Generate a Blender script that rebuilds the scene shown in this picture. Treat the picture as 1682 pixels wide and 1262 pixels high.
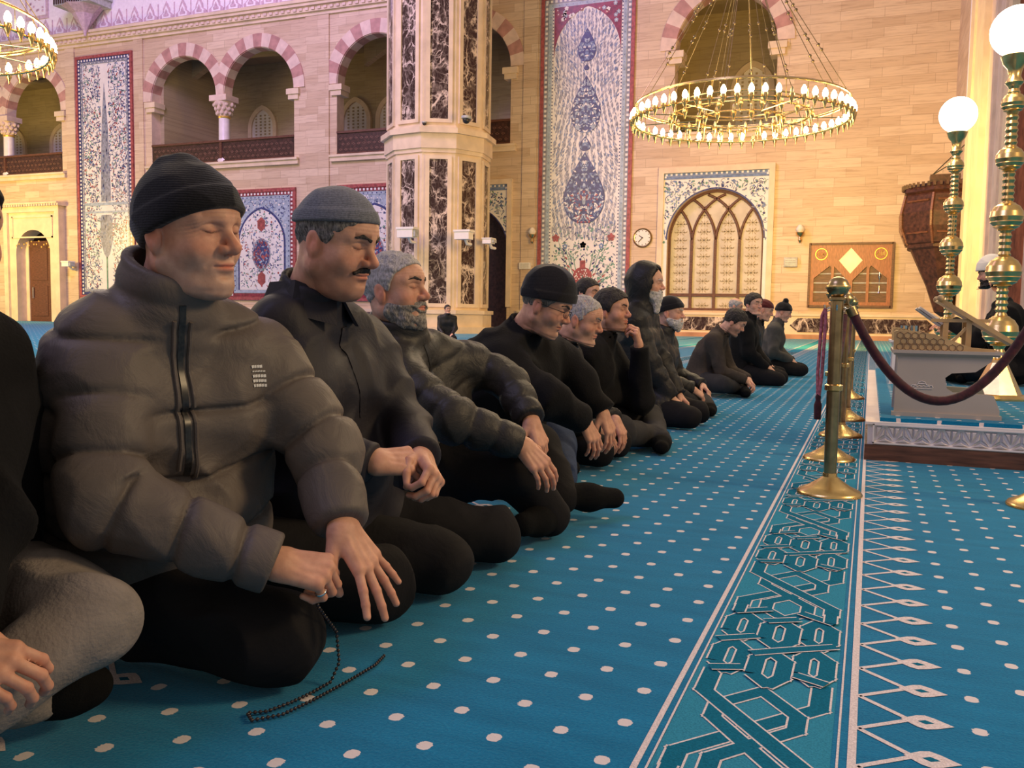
import bpy, math, random
import numpy as np
from mathutils import Vector, Matrix
from mathutils.geometry import tessellate_polygon
from mathutils.bvhtree import BVHTree
for o in list(bpy.data.objects): bpy.data.objects.remove(o, do_unlink=True)
SC = bpy.context.scene; COL = SC.collection
PI = math.pi
# ------------------------------------------------------------------ camera
EYE = 0.72; FPX = 1450.0; ICX, ICY = 841.0, 631.0
RM = np.array([[0.92668126, -0.04323521, 0.37335313],
               [0.37553039, 0.06567, -0.9244806],
               [0.01545202, 0.99690429, 0.0770913]])
cam = bpy.data.cameras.new('camera'); camo = bpy.data.objects.new('camera', cam); COL.objects.link(camo)
cam.sensor_width = 36; cam.sensor_fit = 'HORIZONTAL'; cam.lens = FPX/1682*36; cam.clip_end = 300; cam.clip_start = 0.02
M = Matrix.Identity(4)
for i in range(3):
    for j in range(3): M[i][j] = RM[i][j]
M[2][3] = EYE
camo.matrix_world = M
SC.camera = camo
# ------------------------------------------------------------------ world, colour, lights
SC.view_settings.view_transform = 'Standard'; SC.view_settings.look = 'None'
SC.view_settings.gamma = 1; SC.view_settings.use_curve_mapping = False
SC.view_settings.exposure = 0.0
W = bpy.data.worlds.new('world'); SC.world = W; W.use_nodes = True
W.node_tree.nodes['Background'].inputs[0].default_value = (0.95, 0.80, 0.69, 1)
W.node_tree.nodes['Background'].inputs[1].default_value = 0.38
def area(name, loc, target, size, energy, color, sy=None, spread=None):
    l = bpy.data.lights.new(name, 'AREA'); l.energy = energy; l.color = color; l.size = size
    if sy: l.shape = 'RECTANGLE'; l.size_y = sy
    if spread: l.spread = spread
    o = bpy.data.objects.new(name, l); COL.objects.link(o); o.location = loc
    d = Vector(target)-Vector(loc); o.rotation_euler = d.to_track_quat('-Z', 'Y').to_euler()
    return o
# violet LED glow of the dome, warm light of the hall's chandeliers
area('dome_light', (-25, 13, 25), (-25, 36, 16), 9, 5600, (0.70, 0.46, 1.0))
area('dome_light', (-6, -3, 11), (-3, 4, 0), 5, 440, (0.55, 0.52, 1.0))
area('hall_light', (-2, 23, 4.5), (-3, 36, 2.4), 4, 1750, (1.0, 0.58, 0.13))
area('hall_light', (-44, 27, 5), (-44.5, 36, 3.5), 3, 1500, (1.0, 0.66, 0.16))
area('hall_light', (-22, 14, 12), (-20, 36, 6), 9, 1350, (1.0, 0.70, 0.52))
area('niche_light', (4.5, 3.5, 3.6), (-1.2, 2.6, 0.5), 1.2, 190, (1.0, 0.70, 0.38))
area('hall_light', (-14, 13, 9), (-14, 14, 0), 6, 900, (1.0, 0.80, 0.62))
area('hall_light', (-1, 12, 7), (-1.5, 8, 0), 4, 330, (1.0, 0.76, 0.45))

# ------------------------------------------------------------------ pixel to point helpers (the camera was solved from the photo)
def ray(x, y): return RM @ np.array([(x-ICX)/FPX, -(y-ICY)/FPX, -1.0])
def onX(x, y, X):
    r = ray(x, y); return r*(X/r[0])+np.array([0, 0, EYE])
def onY(x, y, Y):
    r = ray(x, y); return r*(Y/r[1])+np.array([0, 0, EYE])
def onZ(x, y, Z=0.0):
    r = ray(x, y); return r*((Z-EYE)/r[2])+np.array([0, 0, EYE])

# ------------------------------------------------------------------ materials
MATS = {}
def nodes(name):
    m = bpy.data.materials.new(name); m.use_nodes = True
    nt = m.node_tree; b = nt.nodes['Principled BSDF']
    MATS[name] = m
    return m, nt, b
def N(nt, t, **kw):
    n = nt.nodes.new(t)
    for k, v in kw.items():
        if k in n.inputs: n.inputs[k].default_value = v
        else: setattr(n, k, v)
    return n
def L(nt, a, b): nt.links.new(a, b)
def c4(c): return (c[0], c[1], c[2], 1)
def mix(nt, f, a, b, mode='MIX'):
    n = nt.nodes.new('ShaderNodeMix'); n.data_type = 'RGBA'; n.blend_type = mode
    for s, v in ((n.inputs[0], f), (n.inputs[6], a), (n.inputs[7], b)):
        if hasattr(v, 'links'): nt.links.new(v, s)
        elif isinstance(v, (int, float)): s.default_value = v
        else: s.default_value = c4(v)
    return n.outputs[2]
def ramp(nt, src, stops):
    r = nt.nodes.new('ShaderNodeValToRGB'); e = r.color_ramp.elements
    e[0].position, e[0].color = stops[0][0], c4(stops[0][1]); e[1].position, e[1].color = stops[-1][0], c4(stops[-1][1])
    for p, c in stops[1:-1]:
        q = e.new(p); q.color = c4(c)
    nt.links.new(src, r.inputs[0]); return r.outputs[0]
def bump(nt, b, h, s=0.2, d=0.01):
    n = nt.nodes.new('ShaderNodeBump'); n.inputs['Strength'].default_value = s; n.inputs['Distance'].default_value = d
    nt.links.new(h, n.inputs['Height']); nt.links.new(n.outputs[0], b.inputs['Normal'])
def simple(name, col, rough=0.6, metal=0.0, noise=0.12, scale=8.0, bmp=0.0, stretch=(1, 1, 1), spec=0.5, sheen=0.0):
    m, nt, b = nodes(name)
    tc = N(nt, 'ShaderNodeTexCoord'); mp = N(nt, 'ShaderNodeMapping'); mp.inputs['Scale'].default_value = stretch
    L(nt, tc.outputs['Object'], mp.inputs[0])
    n = N(nt, 'ShaderNodeTexNoise', Scale=scale, Detail=5.0); L(nt, mp.outputs[0], n.inputs[0])
    a = [max(0, c*(1-noise*2)) for c in col]; d = [min(1, c*(1+noise*2)) for c in col]
    L(nt, ramp(nt, n.outputs[0], [(0.3, a), (0.7, d)]), b.inputs['Base Color'])
    b.inputs['Roughness'].default_value = rough; b.inputs['Metallic'].default_value = metal
    b.inputs['Specular IOR Level'].default_value = spec
    b.inputs['Sheen Weight'].default_value = sheen
    if bmp: bump(nt, b, n.outputs[0], bmp, 0.01)
    return m
def fabric(name, col, rough=0.75, wrinkle=0.5, wscale=14.0, weave=0.0, spec=0.25, sheen=0.0, vary=0.18):
    m, nt, b = nodes(name)
    tc = N(nt, 'ShaderNodeTexCoord')
    n = N(nt, 'ShaderNodeTexNoise', Scale=wscale, Detail=6.0, Roughness=0.6, Distortion=0.9); L(nt, tc.outputs['Object'], n.inputs[0])
    n2 = N(nt, 'ShaderNodeTexNoise', Scale=wscale*16, Detail=2.0); L(nt, tc.outputs['Object'], n2.inputs[0])
    L(nt, ramp(nt, n.outputs[0], [(0.3, [c*(1-vary) for c in col]), (0.7, [c*(1+vary) for c in col])]), b.inputs['Base Color'])
    b.inputs['Roughness'].default_value = rough; b.inputs['Specular IOR Level'].default_value = spec
    b.inputs['Sheen Weight'].default_value = sheen
    mh = N(nt, 'ShaderNodeMath', operation='MULTIPLY_ADD'); L(nt, n2.outputs[0], mh.inputs[0]); mh.inputs[1].default_value = weave
    L(nt, n.outputs[0], mh.inputs[2]); bump(nt, b, mh.outputs[0], wrinkle, 0.012)
    return m
def emis(name, col, s):
    m, nt, b = nodes(name); b.inputs['Base Color'].default_value = c4(col)
    b.inputs['Emission Color'].default_value = c4(col); b.inputs['Emission Strength'].default_value = s; return m

def stone(name, c1, c2, mortar, axis='x', bw=1.1, bh=0.36, rough=0.45):
    m, nt, b = nodes(name)
    tc = N(nt, 'ShaderNodeTexCoord'); s = N(nt, 'ShaderNodeSeparateXYZ'); L(nt, tc.outputs['Object'], s.inputs[0])
    cb = N(nt, 'ShaderNodeCombineXYZ')
    L(nt, s.outputs[0 if axis == 'x' else 1], cb.inputs[0]); L(nt, s.outputs[2], cb.inputs[1])
    br = N(nt, 'ShaderNodeTexBrick'); br.offset = 0.37; br.offset_frequency = 2; br.squash = 1.4; br.squash_frequency = 3
    for k, v in (('Scale', 1.0), ('Mortar Size', 0.012), ('Mortar Smooth', 0.2), ('Brick Width', bw), ('Row Height', bh), ('Bias', 0.0)): br.inputs[k].default_value = v
    br.inputs['Color1'].default_value = c4(c1); br.inputs['Color2'].default_value = c4(c2); br.inputs['Mortar'].default_value = c4(mortar)
    L(nt, cb.outputs[0], br.inputs[0])
    mp = N(nt, 'ShaderNodeMapping'); mp.inputs['Scale'].default_value = (0.8, 9.0, 1); L(nt, cb.outputs[0], mp.inputs[0])
    n = N(nt, 'ShaderNodeTexNoise', Scale=1.3, Detail=8.0, Roughness=0.62, Distortion=0.6); L(nt, mp.outputs[0], n.inputs[0])
    v = ramp(nt, n.outputs[0], [(0.30, (0.72, 0.66, 0.62)), (0.50, (1, 1, 1)), (0.75, (1.12, 1.1, 1.05))])
    L(nt, mix(nt, 0.75, br.outputs[0], v, 'MULTIPLY'), b.inputs['Base Color'])
    b.inputs['Roughness'].default_value = rough
    return m
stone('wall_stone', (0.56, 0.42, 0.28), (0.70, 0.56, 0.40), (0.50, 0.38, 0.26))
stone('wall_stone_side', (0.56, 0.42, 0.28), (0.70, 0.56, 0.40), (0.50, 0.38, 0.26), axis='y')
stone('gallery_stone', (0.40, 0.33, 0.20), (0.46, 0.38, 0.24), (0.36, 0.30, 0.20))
simple('cream_stone', (0.72, 0.59, 0.42), 0.4, noise=0.06, scale=2)
simple('white_plaster', (0.84, 0.80, 0.84), 0.7, noise=0.03)
simple('pink_stone', (0.46, 0.25, 0.21), 0.5, noise=0.1, scale=3)
simple('pale_stone', (0.70, 0.55, 0.45), 0.5, noise=0.06, scale=3)
simple('pattern_mauve', (0.58, 0.43, 0.50), 0.6, noise=0.1)
simple('brown_wood', (0.12, 0.048, 0.028), 0.45, noise=0.25, scale=6, stretch=(1, 1, 8), bmp=0.1)
simple('dark_wood', (0.050, 0.020, 0.015), 0.42, noise=0.3, scale=9, bmp=0.15)
simple('carved_light', (0.17, 0.085, 0.06), 0.5, noise=0.2)
simple('cabinet_wood', (0.33, 0.105, 0.05), 0.4, noise=0.18, scale=5, stretch=(6, 1, 1))
simple('skirting_stone', (0.45, 0.23, 0.13), 0.4, noise=0.12, scale=2)
simple('tile_white', (0.78, 0.76, 0.72), 0.25, noise=0.03, scale=3)
simple('tile_navy', (0.045, 0.055, 0.17), 0.25, noise=0.2)
simple('tile_blue', (0.15, 0.22, 0.38), 0.25, noise=0.15)
simple('tile_pale_blue', (0.36, 0.44, 0.52), 0.25, noise=0.12)
simple('tile_grey_blue', (0.25, 0.27, 0.33), 0.25, noise=0.2)
simple('tile_red', (0.34, 0.08, 0.08), 0.3, noise=0.2)
simple('tile_maroon', (0.22, 0.03, 0.05), 0.3, noise=0.2)
simple('tile_green', (0.12, 0.26, 0.20), 0.3, noise=0.2)
simple('brass', (0.80, 0.55, 0.22), 0.27, 1.0, noise=0.06, scale=20)
simple('dark_brass', (0.42, 0.30, 0.15), 0.3, 1.0, noise=0.12, scale=20)
simple('gold_paint', (0.85, 0.55, 0.12), 0.35, 0.6, noise=0.05)
simple('chrome', (0.75, 0.72, 0.68), 0.15, 1.0, noise=0.03)
simple('white_plastic', (0.80, 0.78, 0.72), 0.4, noise=0.02)
simple('black_plastic', (0.02, 0.02, 0.022), 0.35, noise=0.02)
simple('marble_white', (0.78, 0.72, 0.72), 0.35, noise=0.05, scale=3)
simple('marble_grey', (0.44, 0.38, 0.33), 0.4, noise=0.04, scale=3)
simple('pale_wood', (0.48, 0.32, 0.15), 0.45, noise=0.15, scale=5, stretch=(1, 8, 1))
simple('light_relief', (0.60, 0.55, 0.56), 0.5, noise=0.05)
simple('velvet_rope', (0.05, 0.004, 0.009), 0.8, noise=0.3, scale=40, bmp=0.3, sheen=0.15)
simple('pink_cord', (0.45, 0.13, 0.16), 0.8, noise=0.3, scale=60)
simple('red_paint', (0.5, 0.05, 0.03), 0.4)
simple('paper', (0.72, 0.68, 0.58), 0.8, noise=0.03)
simple('grey_box', (0.42, 0.44, 0.42), 0.5)
simple('ivory_fabric', (0.80, 0.74, 0.66), 0.8, noise=0.05)
emis('lamp_globe', (1.0, 0.94, 0.80), 9.0)
emis('bulb_light', (1.0, 0.82, 0.45), 22.0)
simple('bulb_off', (0.75, 0.62, 0.35), 0.25, 0.4)
simple('ivory_glass', (0.62, 0.56, 0.44), 0.22, noise=0.08, scale=2)
def marble_dark():
    m, nt, b = nodes('marble_dark')
    tc = N(nt, 'ShaderNodeTexCoord'); mp = N(nt, 'ShaderNodeMapping'); mp.inputs['Scale'].default_value = (1.0, 1.0, 0.7)
    L(nt, tc.outputs['Object'], mp.inputs[0])
    wn = N(nt, 'ShaderNodeTexNoise', Scale=1.6, Detail=6.0); L(nt, mp.outputs[0], wn.inputs[0])
    vm = N(nt, 'ShaderNodeVectorMath', operation='MULTIPLY_ADD'); L(nt, wn.outputs[1], vm.inputs[0]); vm.inputs[1].default_value = (1.3, 1.3, 1.3); L(nt, mp.outputs[0], vm.inputs[2])
    cols = []
    for sc, w in ((0.9, 0.06), (2.6, 0.085), (5.5, 0.10)):
        v = N(nt, 'ShaderNodeTexVoronoi', feature='DISTANCE_TO_EDGE', Scale=sc); L(nt, vm.outputs[0], v.inputs[0])
        cols.append(ramp(nt, v.outputs[0], [(0.0, (1, 1, 1)), (w*0.4, (0.55, 0.5, 0.45)), (w, (0, 0, 0))]))
    n3 = N(nt, 'ShaderNodeTexNoise', Scale=2.2, Detail=3.0); L(nt, tc.outputs['Object'], n3.inputs[0])
    msk = ramp(nt, n3.outputs[0], [(0.42, (0.15, 0.15, 0.15)), (0.6, (1, 1, 1))])
    s = mix(nt, 1.0, mix(nt, 1.0, cols[0], cols[1], 'ADD'), mix(nt, 0.6, cols[2], (0, 0, 0)), 'ADD'); s = mix(nt, 1.0, s, msk, 'MULTIPLY')
    L(nt, mix(nt, s, (0.040, 0.020, 0.018), (0.72, 0.60, 0.50)), b.inputs['Base Color'])
    b.inputs['Roughness'].default_value = 0.12
marble_dark()
def skin_mat(name, base):
    m, nt, b = nodes(name)
    at = N(nt, 'ShaderNodeVertexColor'); at.layer_name = 'tone'
    tc = N(nt, 'ShaderNodeTexCoord')
    n = N(nt, 'ShaderNodeTexNoise', Scale=45.0, Detail=4.0); L(nt, tc.outputs['Object'], n.inputs[0])
    n2 = N(nt, 'ShaderNodeTexNoise', Scale=300.0, Detail=3.0); L(nt, tc.outputs['Object'], n2.inputs[0])
    c = ramp(nt, n.outputs[0], [(0.3, [base[0]*0.86, base[1]*0.80, base[2]*0.78]), (0.7, [base[0]*1.1, base[1]*1.1, base[2]*1.1])])
    L(nt, mix(nt, 1.0, c, at.outputs[0], 'MULTIPLY'), b.inputs['Base Color'])
    b.inputs['Roughness'].default_value = 0.52; b.inputs['Specular IOR Level'].default_value = 0.35
    b.inputs['Subsurface Weight'].default_value = 0.12; b.inputs['Subsurface Radius'].default_value = (0.012, 0.004, 0.002)
    b.inputs['Subsurface Scale'].default_value = 1.0
    ad = N(nt, 'ShaderNodeMath', operation='MULTIPLY_ADD'); L(nt, n2.outputs[0], ad.inputs[0]); ad.inputs[1].default_value = 0.4; L(nt, n.outputs[0], ad.inputs[2])
    bump(nt, b, ad.outputs[0], 0.25, 0.002)
    return m
skin_mat('skin', (0.62, 0.335, 0.225)); skin_mat('skin_pale', (0.70, 0.41, 0.29)); skin_mat('skin_tan', (0.46, 0.25, 0.16))
def hair_mat(name, c1, c2, sc=210.0):
    m, nt, b = nodes(name)
    tc = N(nt, 'ShaderNodeTexCoord'); mp = N(nt, 'ShaderNodeMapping'); mp.inputs['Scale'].default_value = (1, 1, 0.35)
    L(nt, tc.outputs['Object'], mp.inputs[0])
    n = N(nt, 'ShaderNodeTexNoise', Scale=sc, Detail=4.0, Roughness=0.7); L(nt, mp.outputs[0], n.inputs[0])
    L(nt, ramp(nt, n.outputs[0], [(0.38, c1), (0.62, c2)]), b.inputs['Base Color']); b.inputs['Roughness'].default_value = 0.65
    bump(nt, b, n.outputs[0], 0.7, 0.006)
hair_mat('hair_black', (0.006, 0.005, 0.005), (0.035, 0.025, 0.02))
hair_mat('hair_dark_grey', (0.05, 0.045, 0.04), (0.26, 0.24, 0.22))
hair_mat('hair_silver', (0.26, 0.24, 0.225), (0.54, 0.50, 0.49))
hair_mat('beard_salt', (0.14, 0.12, 0.10), (0.38, 0.34, 0.30))
hair_mat('hair_white', (0.42, 0.38, 0.34), (0.82, 0.78, 0.74))
hair_mat('hair_brown_dark', (0.02, 0.012, 0.01), (0.07, 0.045, 0.035))
def knit(name, col):
    m, nt, b = nodes(name)
    tc = N(nt, 'ShaderNodeTexCoord')
    w = N(nt, 'ShaderNodeTexWave', bands_direction='Z', Scale=70.0, Distortion=2.5, Detail=2.0); L(nt, tc.outputs['Object'], w.inputs[0])
    n = N(nt, 'ShaderNodeTexNoise', Scale=220.0, Detail=3.0); L(nt, tc.outputs['Object'], n.inputs[0])
    L(nt, ramp(nt, n.outputs[0], [(0.3, [c*0.75 for c in col]), (0.7, [c*1.3 for c in col])]), b.inputs['Base Color'])
    b.inputs['Roughness'].default_value = 0.95; b.inputs['Specular IOR Level'].default_value = 0.1; b.inputs['Sheen Weight'].default_value = 0.25
    s = N(nt, 'ShaderNodeMath', operation='MULTIPLY_ADD'); L(nt, w.outputs[1], s.inputs[0]); s.inputs[1].default_value = 0.6; L(nt, n.outputs[0], s.inputs[2])
    bump(nt, b, s.outputs[0], 0.35, 0.002)
knit('knit_black', (0.012, 0.011, 0.013)); knit('knit_grey', (0.14, 0.145, 0.165)); knit('knit_white', (0.75, 0.72, 0.68)); knit('knit_maroon', (0.10, 0.02, 0.02))
fabric('puffer_taupe', (0.120, 0.098, 0.085), 0.55, 0.45, 12.0, spec=0.32, vary=0.08)
fabric('navy_coat', (0.020, 0.018, 0.024), 0.60, 0.4, 8.0, spec=0.28)
fabric('puffer_olive', (0.026, 0.023, 0.020), 0.50, 0.5, 14.0, spec=0.35)
fabric('black_wool', (0.010, 0.0095, 0.010), 0.9, 0.4, 10.0, weave=0.3, spec=0.12, sheen=0.02)
fabric('black_nylon', (0.014, 0.013, 0.013), 0.5, 0.7, 13.0, spec=0.35)
fabric('brown_wool', (0.062, 0.050, 0.042), 0.9, 0.4, 10.0, weave=0.3, spec=0.12)
fabric('grey_coat', (0.085, 0.08, 0.072), 0.8, 0.4, 10.0, spec=0.15)
fabric('trouser_black', (0.013, 0.012, 0.013), 0.85, 0.45, 8.0, spec=0.15)
fabric('trouser_charcoal', (0.035, 0.034, 0.036), 0.85, 0.45, 8.0, spec=0.15)
fabric('trouser_grey', (0.26, 0.225, 0.20), 0.9, 0.5, 9.0, weave=0.3, spec=0.1)
fabric('denim_blue', (0.040, 0.060, 0.12), 0.85, 0.5, 9.0, weave=0.4, spec=0.15)
fabric('sock_black', (0.008, 0.008, 0.008), 0.95, 0.4, 30.0, weave=0.5, spec=0.1)
simple('zip_black', (0.02, 0.019, 0.018), 0.35, noise=0.3, scale=150)
simple('ink_dark', (0.02, 0.012, 0.010), 0.6)
simple('badge_white', (0.75, 0.73, 0.70), 0.6)
simple('bead', (0.03, 0.02, 0.02), 0.12, noise=0.2, scale=100)

# ------------------------------------------------------------------ mesh collector
class MB:
    def __init__(s): s.v = []; s.f = []; s.m = []; s.mats = []; s.cur = 0
    def mat(s, name):
        if name not in s.mats: s.mats.append(name)
        s.cur = s.mats.index(name); return s
    def add(s, vs, fs):
        o = len(s.v); s.v.extend([tuple(map(float, v)) for v in vs]); s.f.extend([tuple(i+o for i in f) for f in fs]); s.m.extend([s.cur]*len(fs)); return s
    def box(s, x0, x1, y0, y1, z0, z1, R=None, c=(0, 0, 0)):
        vs = [(x, y, z) for z in (z0, z1) for y in (y0, y1) for x in (x0, x1)]
        if R is not None: vs = [tuple(R @ Vector(v)+Vector(c)) for v in vs]
        return s.add(vs, [(0, 2, 3, 1), (4, 5, 7, 6), (0, 1, 5, 4), (2, 6, 7, 3), (0, 4, 6, 2), (1, 3, 7, 5)])
    def clamp(s, ax, mx): s.v = [tuple(min(c, mx) if i == ax else c for i, c in enumerate(v)) for v in s.v]; return s
    def poly(s, pts, f=None):
        return s.add(pts, [tuple(range(len(pts)))])
    def prism(s, pts2, y0, y1, plane='xz', holes=(), side=None):
        # pts2 outline in the given plane, extruded from y0 to y1 along the third axis
        def P(a, b, c): return {'xz': (a, c, b), 'yz': (c, a, b), 'xy': (a, b, c)}[plane]
        loops = [list(pts2)]+[list(h) for h in holes]
        tri = tessellate_polygon([[Vector((p[0], p[1], 0)) for p in l] for l in loops])
        flat = [p for l in loops for p in l]; n = len(flat)
        fs = [tuple(t) for t in tri]
        vs = [P(p[0], p[1], y0) for p in flat]+[P(p[0], p[1], y1) for p in flat]
        s.add(vs, fs+[tuple(i+n for i in reversed(t)) for t in fs])
        k = 0; sf = []
        for l in loops:
            for i in range(len(l)):
                a, b = k+i, k+(i+1) % len(l); sf.append((a, b, b+n, a+n))
            k += len(l)
        keep = s.cur
        if side: s.mat(side)
        o = len(s.v)-2*n; s.f.extend([tuple(i+o for i in f) for f in sf]); s.m.extend([s.cur]*len(sf)); s.cur = keep
        return s
    def lathe(s, prof, c=(0, 0, 0), seg=24, R=None):
        vs = []; fs = []
        for r, z in prof:
            for k in range(seg):
                a = 2*PI*k/seg; p = Vector((r*math.cos(a), r*math.sin(a), z))
                if R is not None: p = R @ p
                vs.append(tuple(p+Vector(c)))
        n = len(prof)
        for i in range(n-1):
            for k in range(seg):
                q = (k+1) % seg; fs.append((i*seg+k, i*seg+q, (i+1)*seg+q, (i+1)*seg+k))
        fs.append(tuple(range(seg-1, -1, -1))); fs.append(tuple((n-1)*seg+k for k in range(seg)))
        return s.add(vs, fs)
    def tube(s, pts, r, seg=8, closed=False):
        pts = [Vector(p) for p in pts]; n = len(pts); rr = r if hasattr(r, '__len__') else [r]*n
        vs = []; fs = []; up = None
        for i, p in enumerate(pts):
            if closed: t = pts[(i+1) % n]-pts[i-1]
            else: t = pts[min(i+1, n-1)]-pts[max(i-1, 0)]
            if t.length < 1e-9: t = Vector((0, 0, 1))
            t.normalize()
            if up is None:
                up = Vector((0, 0, 1)) if abs(t.z) < 0.9 else Vector((1, 0, 0))
            a = up-t*up.dot(t)
            if a.length < 1e-6: a = Vector((1, 0, 0)) - t*t.x
            a.normalize(); up = a; b = t.cross(a)
            for k in range(seg):
                w = 2*PI*k/seg; vs.append(tuple(p+(a*math.cos(w)+b*math.sin(w))*rr[i]))
        for i in range(n if closed else n-1):
            j = (i+1) % n
            for k in range(seg):
                q = (k+1) % seg; fs.append((i*seg+k, i*seg+q, j*seg+q, j*seg+k))
        if not closed: fs.append(tuple(range(seg-1, -1, -1))); fs.append(tuple((n-1)*seg+k for k in range(seg)))
        return s.add(vs, fs)
    def sphere(s, c, r, seg=16, rings=10, sc=(1, 1, 1)):
        prof = []; vs = []; fs = []
        for i in range(rings+1):
            t = PI*i/rings
            for k in range(seg):
                a = 2*PI*k/seg; vs.append((c[0]+r*sc[0]*math.sin(t)*math.cos(a), c[1]+r*sc[1]*math.sin(t)*math.sin(a), c[2]+r*sc[2]*math.cos(t)))
        for i in range(rings):
            for k in range(seg):
                q = (k+1) % seg; fs.append((i*seg+k, (i+1)*seg+k, (i+1)*seg+q, i*seg+q))
        return s.add(vs, fs)
    def build(s, name, parent=None, smooth=None, origin=None, fixn=True):
        me = bpy.data.meshes.new(name)
        org = Vector(origin) if origin is not None else Vector((0, 0, 0))
        if parent is not None: org = Vector(parent['_o'])
        me.from_pydata([tuple(Vector(v)-org) for v in s.v], [], s.f)
        for n in s.mats: me.materials.append(MATS[n])
        me.polygons.foreach_set('material_index', s.m)
        if fixn:
            import bmesh
            bm = bmesh.new(); bm.from_mesh(me); bmesh.ops.recalc_face_normals(bm, faces=bm.faces); bm.to_mesh(me); bm.free()
        if smooth is not None:
            me.polygons.foreach_set('use_smooth', [True]*len(me.polygons)); me.set_sharp_from_angle(angle=math.radians(smooth))
        me.update()
        o = bpy.data.objects.new(name, me); COL.objects.link(o); o['_o'] = tuple(org)
        if parent is None: o.location = org
        else: o.parent = parent
        return o
def tag(o, label=None, cat=None, group=None, kind=None):
    if label: o['label'] = label
    if cat: o['category'] = cat
    if group: o['group'] = group
    if kind: o['kind'] = kind
    return o
def thing(name, label, cat, loc=(0, 0, 0), group=None):
    o = bpy.data.objects.new(name, None); COL.objects.link(o); o.location = loc; o.empty_display_size = 0.1
    o['_o'] = tuple(map(float, loc)); return tag(o, label, cat, group)
def struct(o): o['kind'] = 'structure'; return o
def copy_tree(o, loc, label=None, parent=None):
    c = o.copy(); COL.objects.link(c)
    if parent is None:
        c.location = loc
        if label: c['label'] = label
    else: c.parent = parent
    for ch in o.children: copy_tree(ch, None, None, c)
    return c
# ------------------------------------------------------------------ implicit surfaces (smoothly blended round cones and ellipsoids), meshed with surface nets
def V(*a): return np.array(a, dtype=np.float64)
def unit(v): v = np.asarray(v, float); return v/(np.linalg.norm(v)+1e-12)
def rc(P, a, b, r1, r2, want_t=False):
    a = np.asarray(a, float); b = np.asarray(b, float); ba = b-a; l2 = max(ba@ba, 1e-10)
    pa = P-a; t = np.clip((pa@ba)/l2, 0, 1)
    d = np.sqrt(((pa-t[:, None]*ba)**2).sum(1))-(r1+(r2-r1)*t)
    return (d, t) if want_t else d
def ell(P, c, r, R=None):
    q = P-np.asarray(c, float)
    if R is not None: q = q@R
    r = np.asarray(r, float); k0 = np.sqrt(((q/r)**2).sum(1)); k1 = np.sqrt(((q/(r*r))**2).sum(1))
    return np.where(k1 > 1e-9, k0*(k0-1)/np.maximum(k1, 1e-9), -r.min())
def smin(a, b, k):
    h = np.maximum(k-np.abs(a-b), 0)/k; return np.minimum(a, b)-h*h*k*0.25
def smax(a, b, k): return -smin(-a, -b, k)
class Waves:
    def __init__(s, seed, freq, n=7, aniso=(1, 1, 1)):
        r = np.random.RandomState(seed); d = r.normal(size=(n, 3)); d /= np.linalg.norm(d, axis=1)[:, None]
        s.k = d*freq*(0.6+0.9*r.rand(n))[:, None]*np.array(aniso); s.p = r.rand(n)*6.28; s.n = n
    def __call__(s, P): return np.sin(P@s.k.T+s.p).sum(1)/s.n**0.5
def fold(P, w1, w2):      # cloth-like ridges
    return 1-np.abs(w1(P+0.02*w2(P)[:, None]))
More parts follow.
